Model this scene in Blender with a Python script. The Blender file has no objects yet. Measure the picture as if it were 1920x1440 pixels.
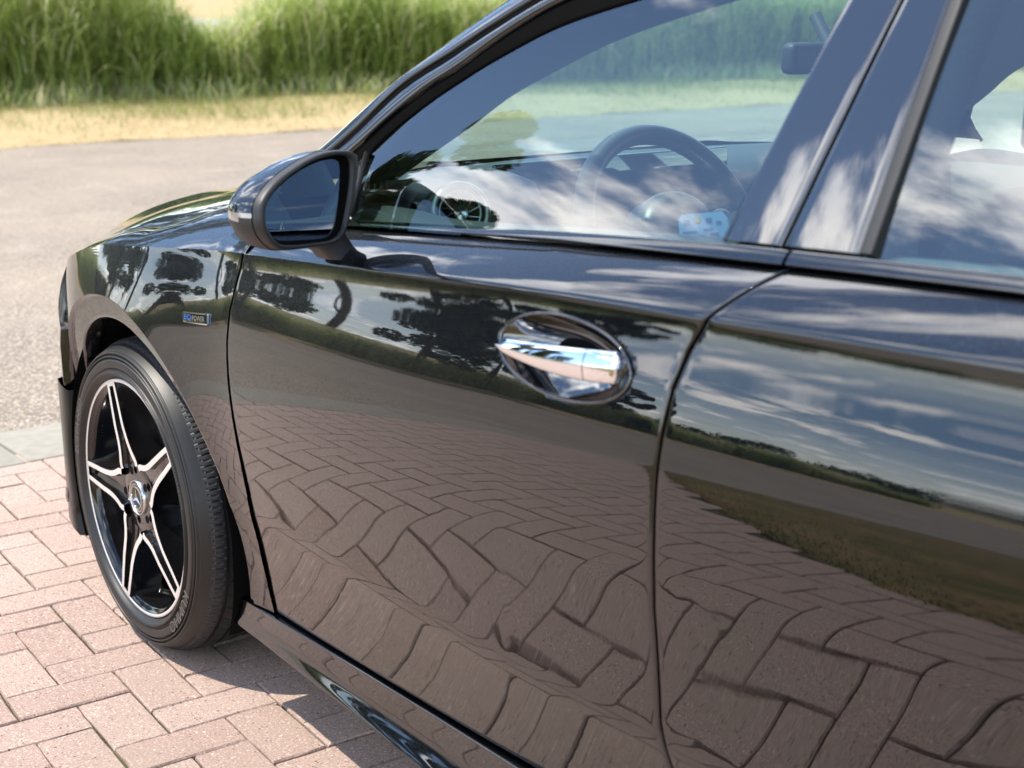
import bpy, bmesh, math, random
import numpy as np
from mathutils import Matrix, Vector

rng = np.random.default_rng(7)
random.seed(7)
SC = bpy.context.scene
COL = SC.collection
rad = math.radians

# ------------------------------------------------------------------ camera, sky, sun, exposure
cam_d = bpy.data.cameras.new('camera')
cam = bpy.data.objects.new('camera', cam_d)
COL.objects.link(cam)
CAM = np.array([2.61645, -1.91175, 1.20273])
RC = np.array([[0.609451, 0.792697, -0.014181], [0.178949, -0.154963, -0.971578], [-0.772364, 0.589592, -0.236294]])
M = Matrix(((RC[0][0], -RC[1][0], -RC[2][0], CAM[0]), (RC[0][1], -RC[1][1], -RC[2][1], CAM[1]),
            (RC[0][2], -RC[1][2], -RC[2][2], CAM[2]), (0, 0, 0, 1)))
cam.matrix_world = M
cam_d.sensor_width = 36.0
cam_d.lens = 49.875
cam_d.clip_start = 0.05
cam_d.clip_end = 3000
cam_d.dof.use_dof = True
cam_d.dof.focus_distance = 2.55
cam_d.dof.aperture_fstop = 5.2
SC.camera = cam

SUN_FROM = Vector((-0.30, -0.42, 1.0)).normalized()
SUN_EL = math.asin(SUN_FROM.z)
SUN_AZ = math.atan2(SUN_FROM.x, SUN_FROM.y)
sun_d = bpy.data.lights.new('sun', 'SUN')
sun_d.energy = 3.1
sun_d.angle = rad(0.53)
sun_d.color = (1.0, 0.93, 0.82)
sun = bpy.data.objects.new('sun', sun_d)
COL.objects.link(sun)
sun.rotation_euler = SUN_FROM.to_track_quat('Z', 'Y').to_euler()

W = bpy.data.worlds.new('World')
SC.world = W
W.use_nodes = True
nt = W.node_tree
nt.nodes.clear()
def wn(t, **k):
    n = nt.nodes.new(t)
    for a, v in k.items(): setattr(n, a, v)
    return n
def wl(a, b): nt.links.new(a, b)
sky = wn('ShaderNodeTexSky', sky_type='NISHITA', sun_disc=False, sun_elevation=SUN_EL, sun_rotation=SUN_AZ % (2 * math.pi))
sky.air_density = 1.0; sky.dust_density = 0.15; sky.ozone_density = 3.0
tc = wn('ShaderNodeTexCoord')
sep = wn('ShaderNodeSeparateXYZ'); wl(tc.outputs['Generated'], sep.inputs[0])
zm = wn('ShaderNodeMath', operation='MAXIMUM'); wl(sep.outputs['Z'], zm.inputs[0]); zm.inputs[1].default_value = 0.0
za = wn('ShaderNodeMath', operation='ADD'); wl(zm.outputs[0], za.inputs[0]); za.inputs[1].default_value = 0.11
dv = wn('ShaderNodeVectorMath', operation='DIVIDE')
cz = wn('ShaderNodeCombineXYZ')
for i in range(3): wl(za.outputs[0], cz.inputs[i])
wl(tc.outputs['Generated'], dv.inputs[0]); wl(cz.outputs[0], dv.inputs[1])
sc2 = wn('ShaderNodeVectorMath', operation='MULTIPLY'); wl(dv.outputs[0], sc2.inputs[0]); sc2.inputs[1].default_value = (1, 1, 0)
of = wn('ShaderNodeVectorMath', operation='ADD'); wl(sc2.outputs[0], of.inputs[0]); of.inputs[1].default_value = (8.8, 8.1, 0.4)
n1 = wn('ShaderNodeTexNoise'); n1.inputs['Scale'].default_value = 1.9; n1.inputs['Detail'].default_value = 9; n1.inputs['Roughness'].default_value = 0.58
n1.inputs['Distortion'].default_value = 0.25
wl(of.outputs[0], n1.inputs['Vector'])
cr = wn('ShaderNodeValToRGB'); cr.color_ramp.elements[0].position = 0.525; cr.color_ramp.elements[1].position = 0.64
cr.color_ramp.interpolation = 'EASE'
wl(n1.outputs['Fac'], cr.inputs[0])
n2 = wn('ShaderNodeTexNoise'); n2.inputs['Scale'].default_value = 3.4; n2.inputs['Detail'].default_value = 6
wl(of.outputs[0], n2.inputs['Vector'])
cr2 = wn('ShaderNodeValToRGB')
cr2.color_ramp.elements[0].color = (0.66, 0.69, 0.75, 1); cr2.color_ramp.elements[0].position = 0.35
cr2.color_ramp.elements[1].color = (1.0, 0.97, 0.94, 1); cr2.color_ramp.elements[1].position = 0.62
wl(n2.outputs['Fac'], cr2.inputs[0])
SKY_K, CLOUD_K = 0.15, 2.9
bg1 = wn('ShaderNodeBackground'); wl(sky.outputs[0], bg1.inputs['Color']); bg1.inputs['Strength'].default_value = SKY_K
bg2 = wn('ShaderNodeBackground'); wl(cr2.outputs[0], bg2.inputs['Color']); bg2.inputs['Strength'].default_value = CLOUD_K
# clouds thicken a little towards the horizon and stop below it
hz = wn('ShaderNodeMapRange'); wl(sep.outputs['Z'], hz.inputs[0])
hz.inputs['From Min'].default_value = 0.0; hz.inputs['From Max'].default_value = 0.22
hz.inputs['To Min'].default_value = 0.45; hz.inputs['To Max'].default_value = 0.0
ad = wn('ShaderNodeMath', operation='ADD', use_clamp=True); wl(cr.outputs[0], ad.inputs[0]); wl(hz.outputs[0], ad.inputs[1])  # thin veil of haze near the horizon
mx = wn('ShaderNodeMixShader'); wl(ad.outputs[0], mx.inputs[0]); wl(bg1.outputs[0], mx.inputs[1]); wl(bg2.outputs[0], mx.inputs[2])
wo = wn('ShaderNodeOutputWorld'); wl(mx.outputs[0], wo.inputs[0])

SC.view_settings.view_transform = 'Standard'
SC.view_settings.look = 'None'
SC.view_settings.exposure = 0.92
SC.view_settings.gamma = 1.0
SC.view_settings.use_curve_mapping = False
SC.render.engine = 'CYCLES'
SC.cycles.max_bounces = 10
SC.cycles.transparent_max_bounces = 16
SC.cycles.glossy_bounces = 5
SC.cycles.caustics_reflective = False
SC.cycles.caustics_refractive = False
SC.cycles.use_denoising = True

# ------------------------------------------------------------------ materials
MAT = {}
class NB:
    """small node-building helper"""
    def __init__(s, name):
        s.m = bpy.data.materials.new(name); s.m.use_nodes = True
        s.t = s.m.node_tree; s.t.nodes.clear()
        s.out = s.n('ShaderNodeOutputMaterial')
    def n(s, t, **k):
        x = s.t.nodes.new(t)
        for a, v in k.items(): setattr(x, a, v)
        return x
    def l(s, a, b): s.t.links.new(a, b)
    def bsdf(s, **k):
        b = s.n('ShaderNodeBsdfPrincipled')
        for a, v in k.items():
            b.inputs[a.replace('_', ' ')].default_value = v
        s.l(b.outputs[0], s.out.inputs[0]); s.b = b
        return b
    def pos(s): return s.n('ShaderNodeNewGeometry').outputs['Position']
    def noise(s, vec, scale, detail=4, rough=.55, dist=0):
        x = s.n('ShaderNodeTexNoise'); x.inputs['Scale'].default_value = scale; x.inputs['Detail'].default_value = detail
        x.inputs['Roughness'].default_value = rough; x.inputs['Distortion'].default_value = dist
        if vec is not None: s.l(vec, x.inputs['Vector'])
        return x.outputs['Fac']
    def voro(s, vec, scale, out='Color', feature='F1'):
        x = s.n('ShaderNodeTexVoronoi', feature=feature); x.inputs['Scale'].default_value = scale
        if vec is not None: s.l(vec, x.inputs['Vector'])
        return x.outputs[out]
    def ramp(s, fac, *stops, interp='LINEAR'):
        r = s.n('ShaderNodeValToRGB'); e = r.color_ramp.elements; r.color_ramp.interpolation = interp
        while len(e) < len(stops): e.new(0.5)
        for el, (p, c) in zip(e, stops):
            el.position = p; el.color = (*c, 1) if len(c) == 3 else c
        s.l(fac, r.inputs[0]); return r.outputs[0]
    def mix(s, fac, a, b, mode='MIX'):
        x = s.n('ShaderNodeMix', data_type='RGBA', blend_type=mode)
        for v, sk in ((fac, x.inputs[0]), (a, x.inputs[6]), (b, x.inputs[7])):
            if hasattr(v, 'node'): s.l(v, sk)
            else: sk.default_value = (*v, 1) if isinstance(v, tuple) and len(v) == 3 else v
        return x.outputs[2]
    def math(s, op, a, b=0.0):
        x = s.n('ShaderNodeMath', operation=op)
        for v, sk in ((a, x.inputs[0]), (b, x.inputs[1])):
            if hasattr(v, 'node'): s.l(v, sk)
            else: sk.default_value = v
        return x.outputs[0]
    def bump(s, h, strength, dist):
        x = s.n('ShaderNodeBump'); x.inputs['Strength'].default_value = strength; x.inputs['Distance'].default_value = dist
        s.l(h, x.inputs['Height']); s.l(x.outputs[0], s.b.inputs['Normal'])

def simple(name, col, rough=.5, metal=0., coat=0., coat_rough=.03, spec=.5, nscale=0, namp=.15, bump=0, bscale=400, bdist=.001):
    b = NB(name)
    b.bsdf(Base_Color=(*col, 1), Roughness=rough, Metallic=metal, Coat_Weight=coat, Coat_Roughness=coat_rough, Specular_IOR_Level=spec)
    if nscale:
        f = b.noise(b.pos(), nscale, 5)
        lo = tuple(c * (1 - namp) for c in col); hi = tuple(min(1, c * (1 + namp)) for c in col)
        b.l(b.ramp(f, (.3, lo), (.7, hi)), b.b.inputs['Base Color'])
    if bump: b.bump(b.noise(b.pos(), bscale, 3), bump, bdist)
    MAT[name] = b.m
    return b.m

def make_paint():
    b = NB('black_paint')
    b.bsdf(Base_Color=(.010, .013, .020, 1), Roughness=.44, Metallic=1., Coat_Weight=1.0, Coat_Roughness=.0, Coat_IOR=1.74)
    p = b.pos()
    fl = b.n('ShaderNodeTexVoronoi'); fl.inputs['Scale'].default_value = 1400; b.l(p, fl.inputs['Vector'])
    sp = b.n('ShaderNodeSeparateColor'); b.l(fl.outputs['Color'], sp.inputs[0])
    mask = b.ramp(sp.outputs[0], (.70, (0, 0, 0)), (1., (1, 1, 1)))
    b.l(b.mix(mask, (.0018, .0023, .0032), (.011, .016, .028)), b.b.inputs['Base Color'])
    # every flake lies at its own small tilt
    g = b.n('ShaderNodeNewGeometry'); v = b.n('ShaderNodeVectorMath', operation='SUBTRACT'); b.l(fl.outputs['Color'], v.inputs[0]); v.inputs[1].default_value = (.5, .5, .5)
    k = b.n('ShaderNodeVectorMath', operation='SCALE'); b.l(v.outputs[0], k.inputs[0]); k.inputs['Scale'].default_value = .20
    a = b.n('ShaderNodeVectorMath', operation='ADD'); b.l(g.outputs['Normal'], a.inputs[0]); b.l(k.outputs[0], a.inputs[1])
    nn = b.n('ShaderNodeVectorMath', operation='NORMALIZE'); b.l(a.outputs[0], nn.inputs[0]); b.l(nn.outputs[0], b.b.inputs['Normal'])
    op = b.n('ShaderNodeBump'); op.inputs['Strength'].default_value = 1.0; op.inputs['Distance'].default_value = .000005
    b.l(b.noise(p, 210, 2), op.inputs['Height']); b.l(op.outputs[0], b.b.inputs['Coat Normal'])
    MAT['paint'] = b.m
make_paint()
simple('gloss_black', (.004, .004, .005), .08, 0, 1., .0, spec=.2)
MAT['gloss_black'].node_tree.nodes['Principled BSDF'].inputs['Coat IOR'].default_value = 2.1
simple('matte_black', (.018, .018, .019), .45, 0, 0, nscale=900, namp=.3, bump=.12, bscale=1500, bdist=.0004)
simple('blade_black', (.005, .005, .005), .30, spec=.3)
simple('rubber', (.012, .012, .0125), .42, nscale=300, namp=.3)
simple('seal', (.003, .003, .003), .75, spec=.03)
simple('dark', (.003, .003, .003), .9, spec=.1)
simple('tyre_side', (.0115, .0108, .010), .44, nscale=60, namp=.25, bump=.06, bscale=2500, bdist=.0003)
simple('tyre_tread', (.016, .0165, .018), .55, nscale=90, namp=.3)
simple('tyre_text', (.085, .080, .075), .45, nscale=400, namp=.2)
simple('machined', (.80, .78, .76), .32, .6, .3, .05, nscale=500, namp=.06)
simple('rim_black', (.004, .004, .0045), .14, .0, .6, .02, spec=.35)
MAT['rim_black'].node_tree.nodes['Principled BSDF'].inputs['Coat IOR'].default_value = 1.45
simple('chrome', (.82, .83, .84), .04, 1.)
simple('satin_silver', (.62, .62, .60), .28, 1.)
simple('disc_metal', (.30, .29, .28), .35, 1., nscale=200, namp=.2)
simple('ring_grey', (.22, .22, .22), .3, 1.)
simple('blue_print', (.02, .16, .62), .25, .2, 1.)
simple('lamp_lens', (.26, .24, .23), .12, 0, 1., spec=.8)
simple('dash', (.030, .034, .036), .65, nscale=700, namp=.2, bump=.1, bscale=900, bdist=.0006)
simple('dash_dark', (.009, .010, .011), .5, nscale=500, namp=.2)
simple('interior_grey', (.10, .105, .11), .7, nscale=200, namp=.15)
simple('seat_fabric', (.045, .047, .052), .8, nscale=300, namp=.25)
simple('screen_black', (.004, .005, .008), .05, 0, 1.)
simple('card_blue', (.16, .26, .42), .5)
simple('card_ink', (.05, .07, .16), .5)
simple('card_ink_brown', (.32, .20, .10), .5)
simple('leather', (.028, .030, .032), .38, nscale=300, namp=.2, bump=.08, bscale=1200, bdist=.0004)
simple('headliner', (.32, .31, .29), .9)
simple('concrete', (.285, .262, .215), .85, nscale=22, namp=.10, bump=.25, bscale=260, bdist=.002)
simple('bark', (.07, .055, .04), .9, nscale=12, namp=.35)
simple('path_grey', (.36, .35, .34), .9, nscale=3, namp=.15)
simple('green_sprout', (.13, .17, .05), .7)

def make_glass(name, tint, ior, rough=0.0):
    b = NB(name)
    tr = b.n('ShaderNodeBsdfTransparent'); tr.inputs[0].default_value = (*tint, 1)
    gl = b.n('ShaderNodeBsdfGlossy'); gl.inputs['Roughness'].default_value = rough; gl.inputs[0].default_value = (1, 1, 1, 1)
    fr = b.n('ShaderNodeFresnel'); fr.inputs[0].default_value = ior
    # keep the fresnel the same from both sides of the thin sheet
    geo = b.n('ShaderNodeNewGeometry')
    inv = b.math('DIVIDE', 1.0, ior)
    mxv = b.n('ShaderNodeMix', data_type='FLOAT'); b.l(geo.outputs['Backfacing'], mxv.inputs[0]); mxv.inputs[2].default_value = ior
    b.l(inv, mxv.inputs[3]); b.l(mxv.outputs[0], fr.inputs[0])
    m = b.n('ShaderNodeMixShader'); b.l(fr.outputs[0], m.inputs[0]); b.l(tr.outputs[0], m.inputs[1]); b.l(gl.outputs[0], m.inputs[2])
    b.l(m.outputs[0], b.out.inputs[0])
    MAT[name] = b.m
make_glass('side_glass', (.70, .91, .87), 2.2)
make_glass('far_glass', (.82, .92, .89), 1.45)
make_glass('screen_glass', (.80, .95, .93), 1.45)
make_glass('lens_clear', (.85, .88, .9), 1.5)

def make_mirror():
    b = NB('mirror_silver'); b.bsdf(Base_Color=(.62, .68, .74, 1), Metallic=1., Roughness=.0); MAT['mirror'] = b.m
make_mirror()

def make_brick():
    b = NB('brick_clay'); b.bsdf(Roughness=.85, Specular_IOR_Level=.25)
    p = b.pos(); oi = b.n('ShaderNodeObjectInfo')
    base = b.mix(oi.outputs['Random'], (.42, .288, .238), (.51, .378, .318))
    base = b.mix(b.ramp(b.noise(p, 6, 5), (.3, (0, 0, 0)), (.7, (1, 1, 1))), base, b.mix(.6, base, (.50, .36, .30)))
    # gritty face: dark pits, pale grains, a few larger stones
    base = b.mix(b.ramp(b.noise(p, 260, 5, .8), (.36, (1, 1, 1)), (.47, (0, 0, 0))), base, (.16, .10, .08))
    base = b.mix(b.ramp(b.noise(p, 190, 4, .8), (.55, (0, 0, 0)), (.66, (1, 1, 1))), base, (.80, .66, .54))
    v = b.n('ShaderNodeTexVoronoi'); v.inputs['Scale'].default_value = 150; b.l(p, v.inputs['Vector'])
    sv = b.n('ShaderNodeSeparateColor'); b.l(v.outputs['Color'], sv.inputs[0])
    near = b.ramp(v.outputs['Distance'], (.28, (1, 1, 1)), (.40, (0, 0, 0)))
    pick = b.ramp(sv.outputs[0], (.80, (0, 0, 0)), (.82, (1, 1, 1)))
    tint = b.ramp(sv.outputs[1], (0., (.10, .07, .06)), (.5, (.30, .24, .20)), (.75, (.80, .68, .56)), (1., (.62, .42, .32)))
    base = b.mix(b.math('MULTIPLY', near, pick), base, tint)
    st = b.ramp(b.noise(p, 2.4, 6, .65), (.48, (0, 0, 0)), (.75, (.5, .5, .5)))
    base = b.mix(st, base, (.40, .33, .25))
    b.l(base, b.b.inputs['Base Color'])
    b.bump(b.noise(p, 300, 5, .8), .9, .003)
    MAT['brick'] = b.m
make_brick()
def make_joint():
    b = NB('joint_sand'); b.bsdf(Roughness=.95, Specular_IOR_Level=.2)
    p = b.pos()
    c = b.ramp(b.noise(p, 90, 5, .7), (.3, (.035, .028, .018)), (.55, (.095, .075, .048)), (.75, (.19, .155, .10)))
    c = b.mix(b.ramp(b.noise(p, 8, 5, .6), (.5, (0, 0, 0)), (.68, (.8, .8, .8))), c, (.10, .11, .035))
    b.l(c, b.b.inputs['Base Color']); b.bump(b.noise(p, 300, 4), .6, .003)
    MAT['joint'] = b.m
make_joint()
def make_asphalt():
    b = NB('asphalt_chips'); b.bsdf(Roughness=.85, Specular_IOR_Level=.35)
    p = b.pos()
    v = b.n('ShaderNodeTexVoronoi'); v.inputs['Scale'].default_value = 78; b.l(p, v.inputs['Vector'])
    chip = b.ramp(v.outputs['Color'], (0., (.21, .168, .12)), (.35, (.40, .325, .24)), (.7, (.54, .45, .34)), (1., (.67, .575, .455)))
    c = b.mix(b.ramp(v.outputs['Distance'], (.25, (0, 0, 0)), (.55, (1, 1, 1))), chip, (.15, .123, .10))
    v2 = b.n('ShaderNodeTexVoronoi'); v2.inputs['Scale'].default_value = 34; b.l(p, v2.inputs['Vector'])
    c = b.mix(b.ramp(v2.outputs['Distance'], (.0, (.45, .45, .45)), (.5, (0, 0, 0))), c, b.ramp(v2.outputs['Color'], (0., (.25, .21, .17)), (1., (.55, .49, .41))))
    c = b.mix(b.ramp(b.noise(p, .5, 5, .6), (.35, (0, 0, 0)), (.7, (.45, .45, .45))), c, (.40, .325, .245))
    sx_ = b.n('ShaderNodeSeparateXYZ'); b.l(p, sx_.inputs[0])
    wob = b.math('ADD', sx_.outputs[0], b.math('MULTIPLY', b.noise(p, .35, 3), 1.6))
    trk = b.math('ABSOLUTE', b.math('SINE', b.math('MULTIPLY', wob, 1.15)))
    c = b.mix(b.ramp(trk, (.0, (.30, .30, .30)), (.35, (0, 0, 0))), c, (.26, .22, .18))
    c = b.mix(b.ramp(b.noise(p, 1.7, 6, .7), (.54, (0, 0, 0)), (.70, (.30, .30, .30))), c, (.50, .43, .345))
    b.l(c, b.b.inputs['Base Color']); b.bump(v.outputs['Distance'], .7, .004)
    MAT['asphalt'] = b.m
make_asphalt()
def make_verge():
    b = NB('verge_soil'); b.bsdf(Roughness=.95, Specular_IOR_Level=.2)
    p = b.pos()
    c = b.ramp(b.noise(p, 3.5, 6, .7), (.3, (.38, .28, .145)), (.5, (.46, .35, .195)), (.7, (.31, .28, .12)))
    b.l(c, b.b.inputs['Base Color']); b.bump(b.noise(p, 40, 5), .7, .02)
    MAT['verge'] = b.m
make_verge()
def make_lawn():
    b = NB('lawn_soil'); b.bsdf(Roughness=.95, Specular_IOR_Level=.2)
    p = b.pos()
    c = b.ramp(b.noise(p, 2.5, 6, .7), (.35, (.10, .11, .03)), (.5, (.20, .15, .06)), (.66, (.30, .20, .10)))
    b.l(c, b.b.inputs['Base Color']); b.bump(b.noise(p, 60, 5), .7, .01)
    MAT['lawn'] = b.m
make_lawn()
def leafy(name, stops, trans=.35, rough=.55):
    b = NB(name)
    b.bsdf(Roughness=rough, Specular_IOR_Level=.35)
    at = b.n('ShaderNodeAttribute', attribute_name='tone')
    c = b.ramp(at.outputs['Fac'], *stops)
    b.l(c, b.b.inputs['Base Color'])
    t = b.n('ShaderNodeBsdfTranslucent'); b.l(c, t.inputs[0])
    m = b.n('ShaderNodeMixShader'); m.inputs[0].default_value = trans
    b.l(b.b.outputs[0], m.inputs[1]); b.l(t.outputs[0], m.inputs[2]); b.l(m.outputs[0], b.out.inputs[0])
    MAT[name] = b.m
leafy('reed_leaf', ((0., (.18, .25, .055)), (.3, (.33, .43, .10)), (.6, (.56, .63, .24)), (.85, (.76, .77, .50)), (1., (.74, .64, .46))), .5)
leafy('dry_blade', ((0., (.28, .21, .105)), (.4, (.45, .335, .175)), (.7, (.55, .44, .26)), (.78, (.26, .27, .07)), (1., (.17, .24, .05))))
leafy('lawn_blade', ((0., (.06, .09, .02)), (.5, (.14, .15, .04)), (.7, (.30, .21, .09)), (1., (.40, .27, .13))))
leafy('tree_leaf', ((0., (.022, .040, .010)), (.5, (.045, .075, .018)), (1., (.085, .12, .03))), .25)
leafy('moss', ((0., (.08, .09, .02)), (.6, (.17, .17, .05)), (1., (.32, .27, .11))))

# ------------------------------------------------------------------ mesh helpers
LOC = {}
def empty(name, loc=(0, 0, 0), parent=None):
    o = bpy.data.objects.new(name, None); COL.objects.link(o)
    o.empty_display_size = .1
    LOC[o.name] = np.array(loc, float)
    o.location = loc
    if parent:
        o.parent = parent; o.location = np.array(loc) - LOC[parent.name]
    return o
def tag(o, label=None, cat=None, group=None, kind=None):
    if label: o['label'] = label
    if cat: o['category'] = cat
    if group: o['group'] = group
    if kind: o['kind'] = kind
    return o
def obj(name, V, F, mat, parent=None, smooth=True, loc=None, me=None):
    """one mesh object; V in world coordinates, stored relative to loc (or the parent)"""
    if loc is None: loc = LOC[parent.name] if parent else np.zeros(3)
    loc = np.array(loc, float)
    if me is None:
        V = np.asarray(V, float) - loc
        me = bpy.data.meshes.new(name)
        me.from_pydata([tuple(map(float, v)) for v in V], [], [tuple(int(i) for i in f) for f in F])
        me.polygons.foreach_set('use_smooth', [smooth] * len(me.polygons))
        me.materials.append(MAT[mat]); me.update()
    o = bpy.data.objects.new(name, me); COL.objects.link(o)
    LOC[o.name] = loc
    o.location = loc
    if parent:
        o.parent = parent; o.location = loc - LOC[parent.name]
    return o
def fast_mesh(name, V, quads, mat, tone=None, tris=None, smooth=False):
    me = bpy.data.meshes.new(name)
    V = np.asarray(V, np.float32); quads = np.asarray(quads, np.int32)
    k = quads.shape[1]
    me.vertices.add(len(V)); me.vertices.foreach_set('co', V.ravel())
    me.loops.add(quads.size); me.loops.foreach_set('vertex_index', quads.ravel())
    me.polygons.add(len(quads)); me.polygons.foreach_set('loop_start', np.arange(0, quads.size, k, dtype=np.int32))
    me.polygons.foreach_set('loop_total', np.full(len(quads), k, np.int32))
    me.polygons.foreach_set('use_smooth', np.full(len(quads), smooth))
    me.update(calc_edges=True)
    if tone is not None:
        a = me.attributes.new('tone', 'FLOAT', 'POINT'); a.data.foreach_set('value', np.asarray(tone, np.float32))
    me.materials.append(MAT[mat])
    return me
class MB:
    def __init__(s): s.V = []; s.F = []
    def add(s, V, F):
        b = len(s.V); s.V += [tuple(map(float, v)) for v in V]; s.F += [tuple(i + b for i in f) for f in F]; return s
    def grid(s, P, closed_u=False, closed_v=False):
        P = np.asarray(P, float); n, m = P.shape[:2]
        F = []
        for i in range(n if closed_u else n - 1):
            for j in range(m if closed_v else m - 1):
                F.append((i * m + j, ((i + 1) % n) * m + j, ((i + 1) % n) * m + (j + 1) % m, i * m + (j + 1) % m))
        return s.add(P.reshape(-1, 3), F)
    def box(s, lo, hi, bev=0.0):
        lo = np.array(lo, float); hi = np.array(hi, float)
        if bev <= 0:
            V = [(x, y, z) for x in (lo[0], hi[0]) for y in (lo[1], hi[1]) for z in (lo[2], hi[2])]
            F = [(0, 1, 3, 2), (4, 6, 7, 5), (0, 4, 5, 1), (2, 3, 7, 6), (0, 2, 6, 4), (1, 5, 7, 3)]
            return s.add(V, F)
        bm = bmesh.new(); bmesh.ops.create_cube(bm, size=1)
        for v in bm.verts: v.co = Vector((lo + hi) / 2) + Vector([(c * d) for c, d in zip(v.co, hi - lo)])
        bmesh.ops.bevel(bm, geom=bm.edges[:], offset=bev, segments=3, profile=.5, affect='EDGES')
        bm.verts.ensure_lookup_table(); bm.verts.index_update()
        s.add([v.co[:] for v in bm.verts], [[v.index for v in f.verts] for f in bm.faces]); bm.free(); return s
    def tube(s, pts, r, n=10, closed=False, caps=True):
        pts = np.asarray(pts, float); k = len(pts)
        r = np.broadcast_to(np.asarray(r, float), (k,))
        T = np.zeros_like(pts)
        for i in range(k):
            a = pts[(i - 1) % k] if closed else pts[max(i - 1, 0)]; b = pts[(i + 1) % k] if closed else pts[min(i + 1, k - 1)]
            T[i] = (b - a) / (np.linalg.norm(b - a) + 1e-12)
        up = np.array([0, 0, 1.]) if abs(T[0][2]) < .9 else np.array([1., 0, 0])
        P = np.zeros((k, n, 3)); u = np.cross(T[0], up); u /= np.linalg.norm(u)
        for i in range(k):
            u = u - T[i] * (u @ T[i]); u /= np.linalg.norm(u); w = np.cross(T[i], u)
            a = np.linspace(0, 2 * np.pi, n, endpoint=False)
            P[i] = pts[i] + r[i] * (np.cos(a)[:, None] * u + np.sin(a)[:, None] * w)
        s.grid(P, closed_u=closed, closed_v=True)
        if caps and not closed:
            b = len(s.V) - k * n
            s.F.append(tuple(b + j for j in range(n))); s.F.append(tuple(b + (k - 1) * n + j for j in range(n)))
        return s
    def lathe(s, prof, centre, n=96, full=True):
        """prof: (r, d) pairs, turned about the car's y axis through centre"""
        prof = np.asarray(prof, float); a = np.linspace(0, 2 * np.pi, n, endpoint=False)
        P = np.zeros((n, len(prof), 3))
        P[:, :, 0] = centre[0] + np.cos(a)[:, None] * prof[:, 0]; P[:, :, 1] = centre[1] + prof[:, 1]
        P[:, :, 2] = centre[2] + np.sin(a)[:, None] * prof[:, 0]
        return s.grid(P, closed_u=True)
    def prism(s, poly, d0, d1, to3):
        """polygon extruded from depth d0 to d1; to3(u, v, d) -> point"""
        n = len(poly)
        V = [to3(u, v, d0) for u, v in poly] + [to3(u, v, d1) for u, v in poly]
        F = [tuple(range(n)), tuple(range(2 * n - 1, n - 1, -1))] + [(i, (i + 1) % n, (i + 1) % n + n, i + n) for i in range(n)]
        return s.add(V, F)
    def build(s, name, mat, parent=None, smooth=True, loc=None): return obj(name, s.V, s.F, mat, parent, smooth, loc)
def flat_by_angle(o, deg=35):
    """sharp edges above an angle while the rest stays smooth"""
    me = o.data; bm = bmesh.new(); bm.from_mesh(me)
    for e in bm.edges:
        if len(e.link_faces) == 2 and e.calc_face_angle(0) > rad(deg): e.smooth = False
    bm.to_mesh(me); bm.free(); return o
def interp(x, tab): return np.interp(x, [t[0] for t in tab], [t[1] for t in tab])
def catmull(P, n=8):
    P = np.asarray(P, float); out = []
    for i in range(len(P) - 1):
        p0 = P[max(i - 1, 0)]; p1 = P[i]; p2 = P[i + 1]; p3 = P[min(i + 2, len(P) - 1)]
        for t in np.linspace(0, 1, n, endpoint=False):
            out.append(.5 * ((2 * p1) + (-p0 + p2) * t + (2 * p0 - 5 * p1 + 4 * p2 - p3) * t * t + (-p0 + 3 * p1 - 3 * p2 + p3) * t ** 3))
    out.append(P[-1]); return np.array(out)
def resample(P, n):
    P = np.asarray(P, float); d = np.r_[0, np.cumsum(np.linalg.norm(np.diff(P, axis=0), axis=1))]
    t = np.linspace(0, d[-1], n); return np.c_[tuple(np.interp(t, d, P[:, k]) for k in range(P.shape[1]))]
def text_mesh(body, size, extrude):
    cu = bpy.data.curves.new('lettering', 'FONT'); cu.body = body; cu.size = size; cu.extrude = extrude; cu.resolution_u = 3
    cu.align_x = 'CENTER'; cu.align_y = 'CENTER'
    o = bpy.data.objects.new('lettering_tmp', cu); COL.objects.link(o)
    dg = bpy.context.evaluated_depsgraph_get(); dg.update()
    me = bpy.data.meshes.new_from_object(o.evaluated_get(dg))
    V = np.array([v.co[:] for v in me.vertices]); F = [tuple(p.vertices) for p in me.polygons]
    bpy.data.objects.remove(o); bpy.data.meshes.remove(me); bpy.data.curves.remove(cu)
    return V, F
def mirror_copy(o, name=None, parent=None):
    """the same part on the far side of the car"""
    me = o.data.copy(); n = len(me.vertices); co = np.empty(n * 3); me.vertices.foreach_get('co', co)
    co = co.reshape(-1, 3) + LOC[o.name]; co[:, 1] *= -1
    parent = parent or o.parent
    co -= LOC[parent.name]
    me.vertices.foreach_set('co', co.ravel()); me.flip_normals(); me.update()
    q = bpy.data.objects.new(name or o.name.split('.')[0], me); COL.objects.link(q); q.parent = parent
    LOC[q.name] = LOC[parent.name]
    return q

# ------------------------------------------------------------------ the side skin of the car
# x runs rearward from the front axle, y from the near side (negative) inward, z up; metres.
ZC = ([-.9, -.5, -.43, -.3, -.18, -.058, .181, .376, .498, .845, 1.109, 1.357, 1.573, 1.751, 1.938, 3.4], [.66, .715, .738, .770, .800, .824, .8435, .858, .8655, .886, .9008, .9110, .9155, .919, .9205, .915])
DL = ([-.9, .5, .74, .95, 1.14, 1.265, 1.55, 1.73, 3.4], [-.028, -.028, -.021, -.014, -.007, 0, .006, .007, .008])  # s=z-DL
AL = ([.60, .651, .672, .690, .711, .728, .738, .745, .755, .778, .790, .803, .82, .845, .857, .869, .88, .89, .897, .905, .92],
      [-6.5, -3.6, -1.8, -.6, 1.1, 2.3, 3.8, 5.5, 7.9, 9.8, 11.0, 12.4, 14.6, 16.8, 16.4, 14.6, 12.5, 10.6, 8.6, 5.5, 3.5])
YC0 = -.862
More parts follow.
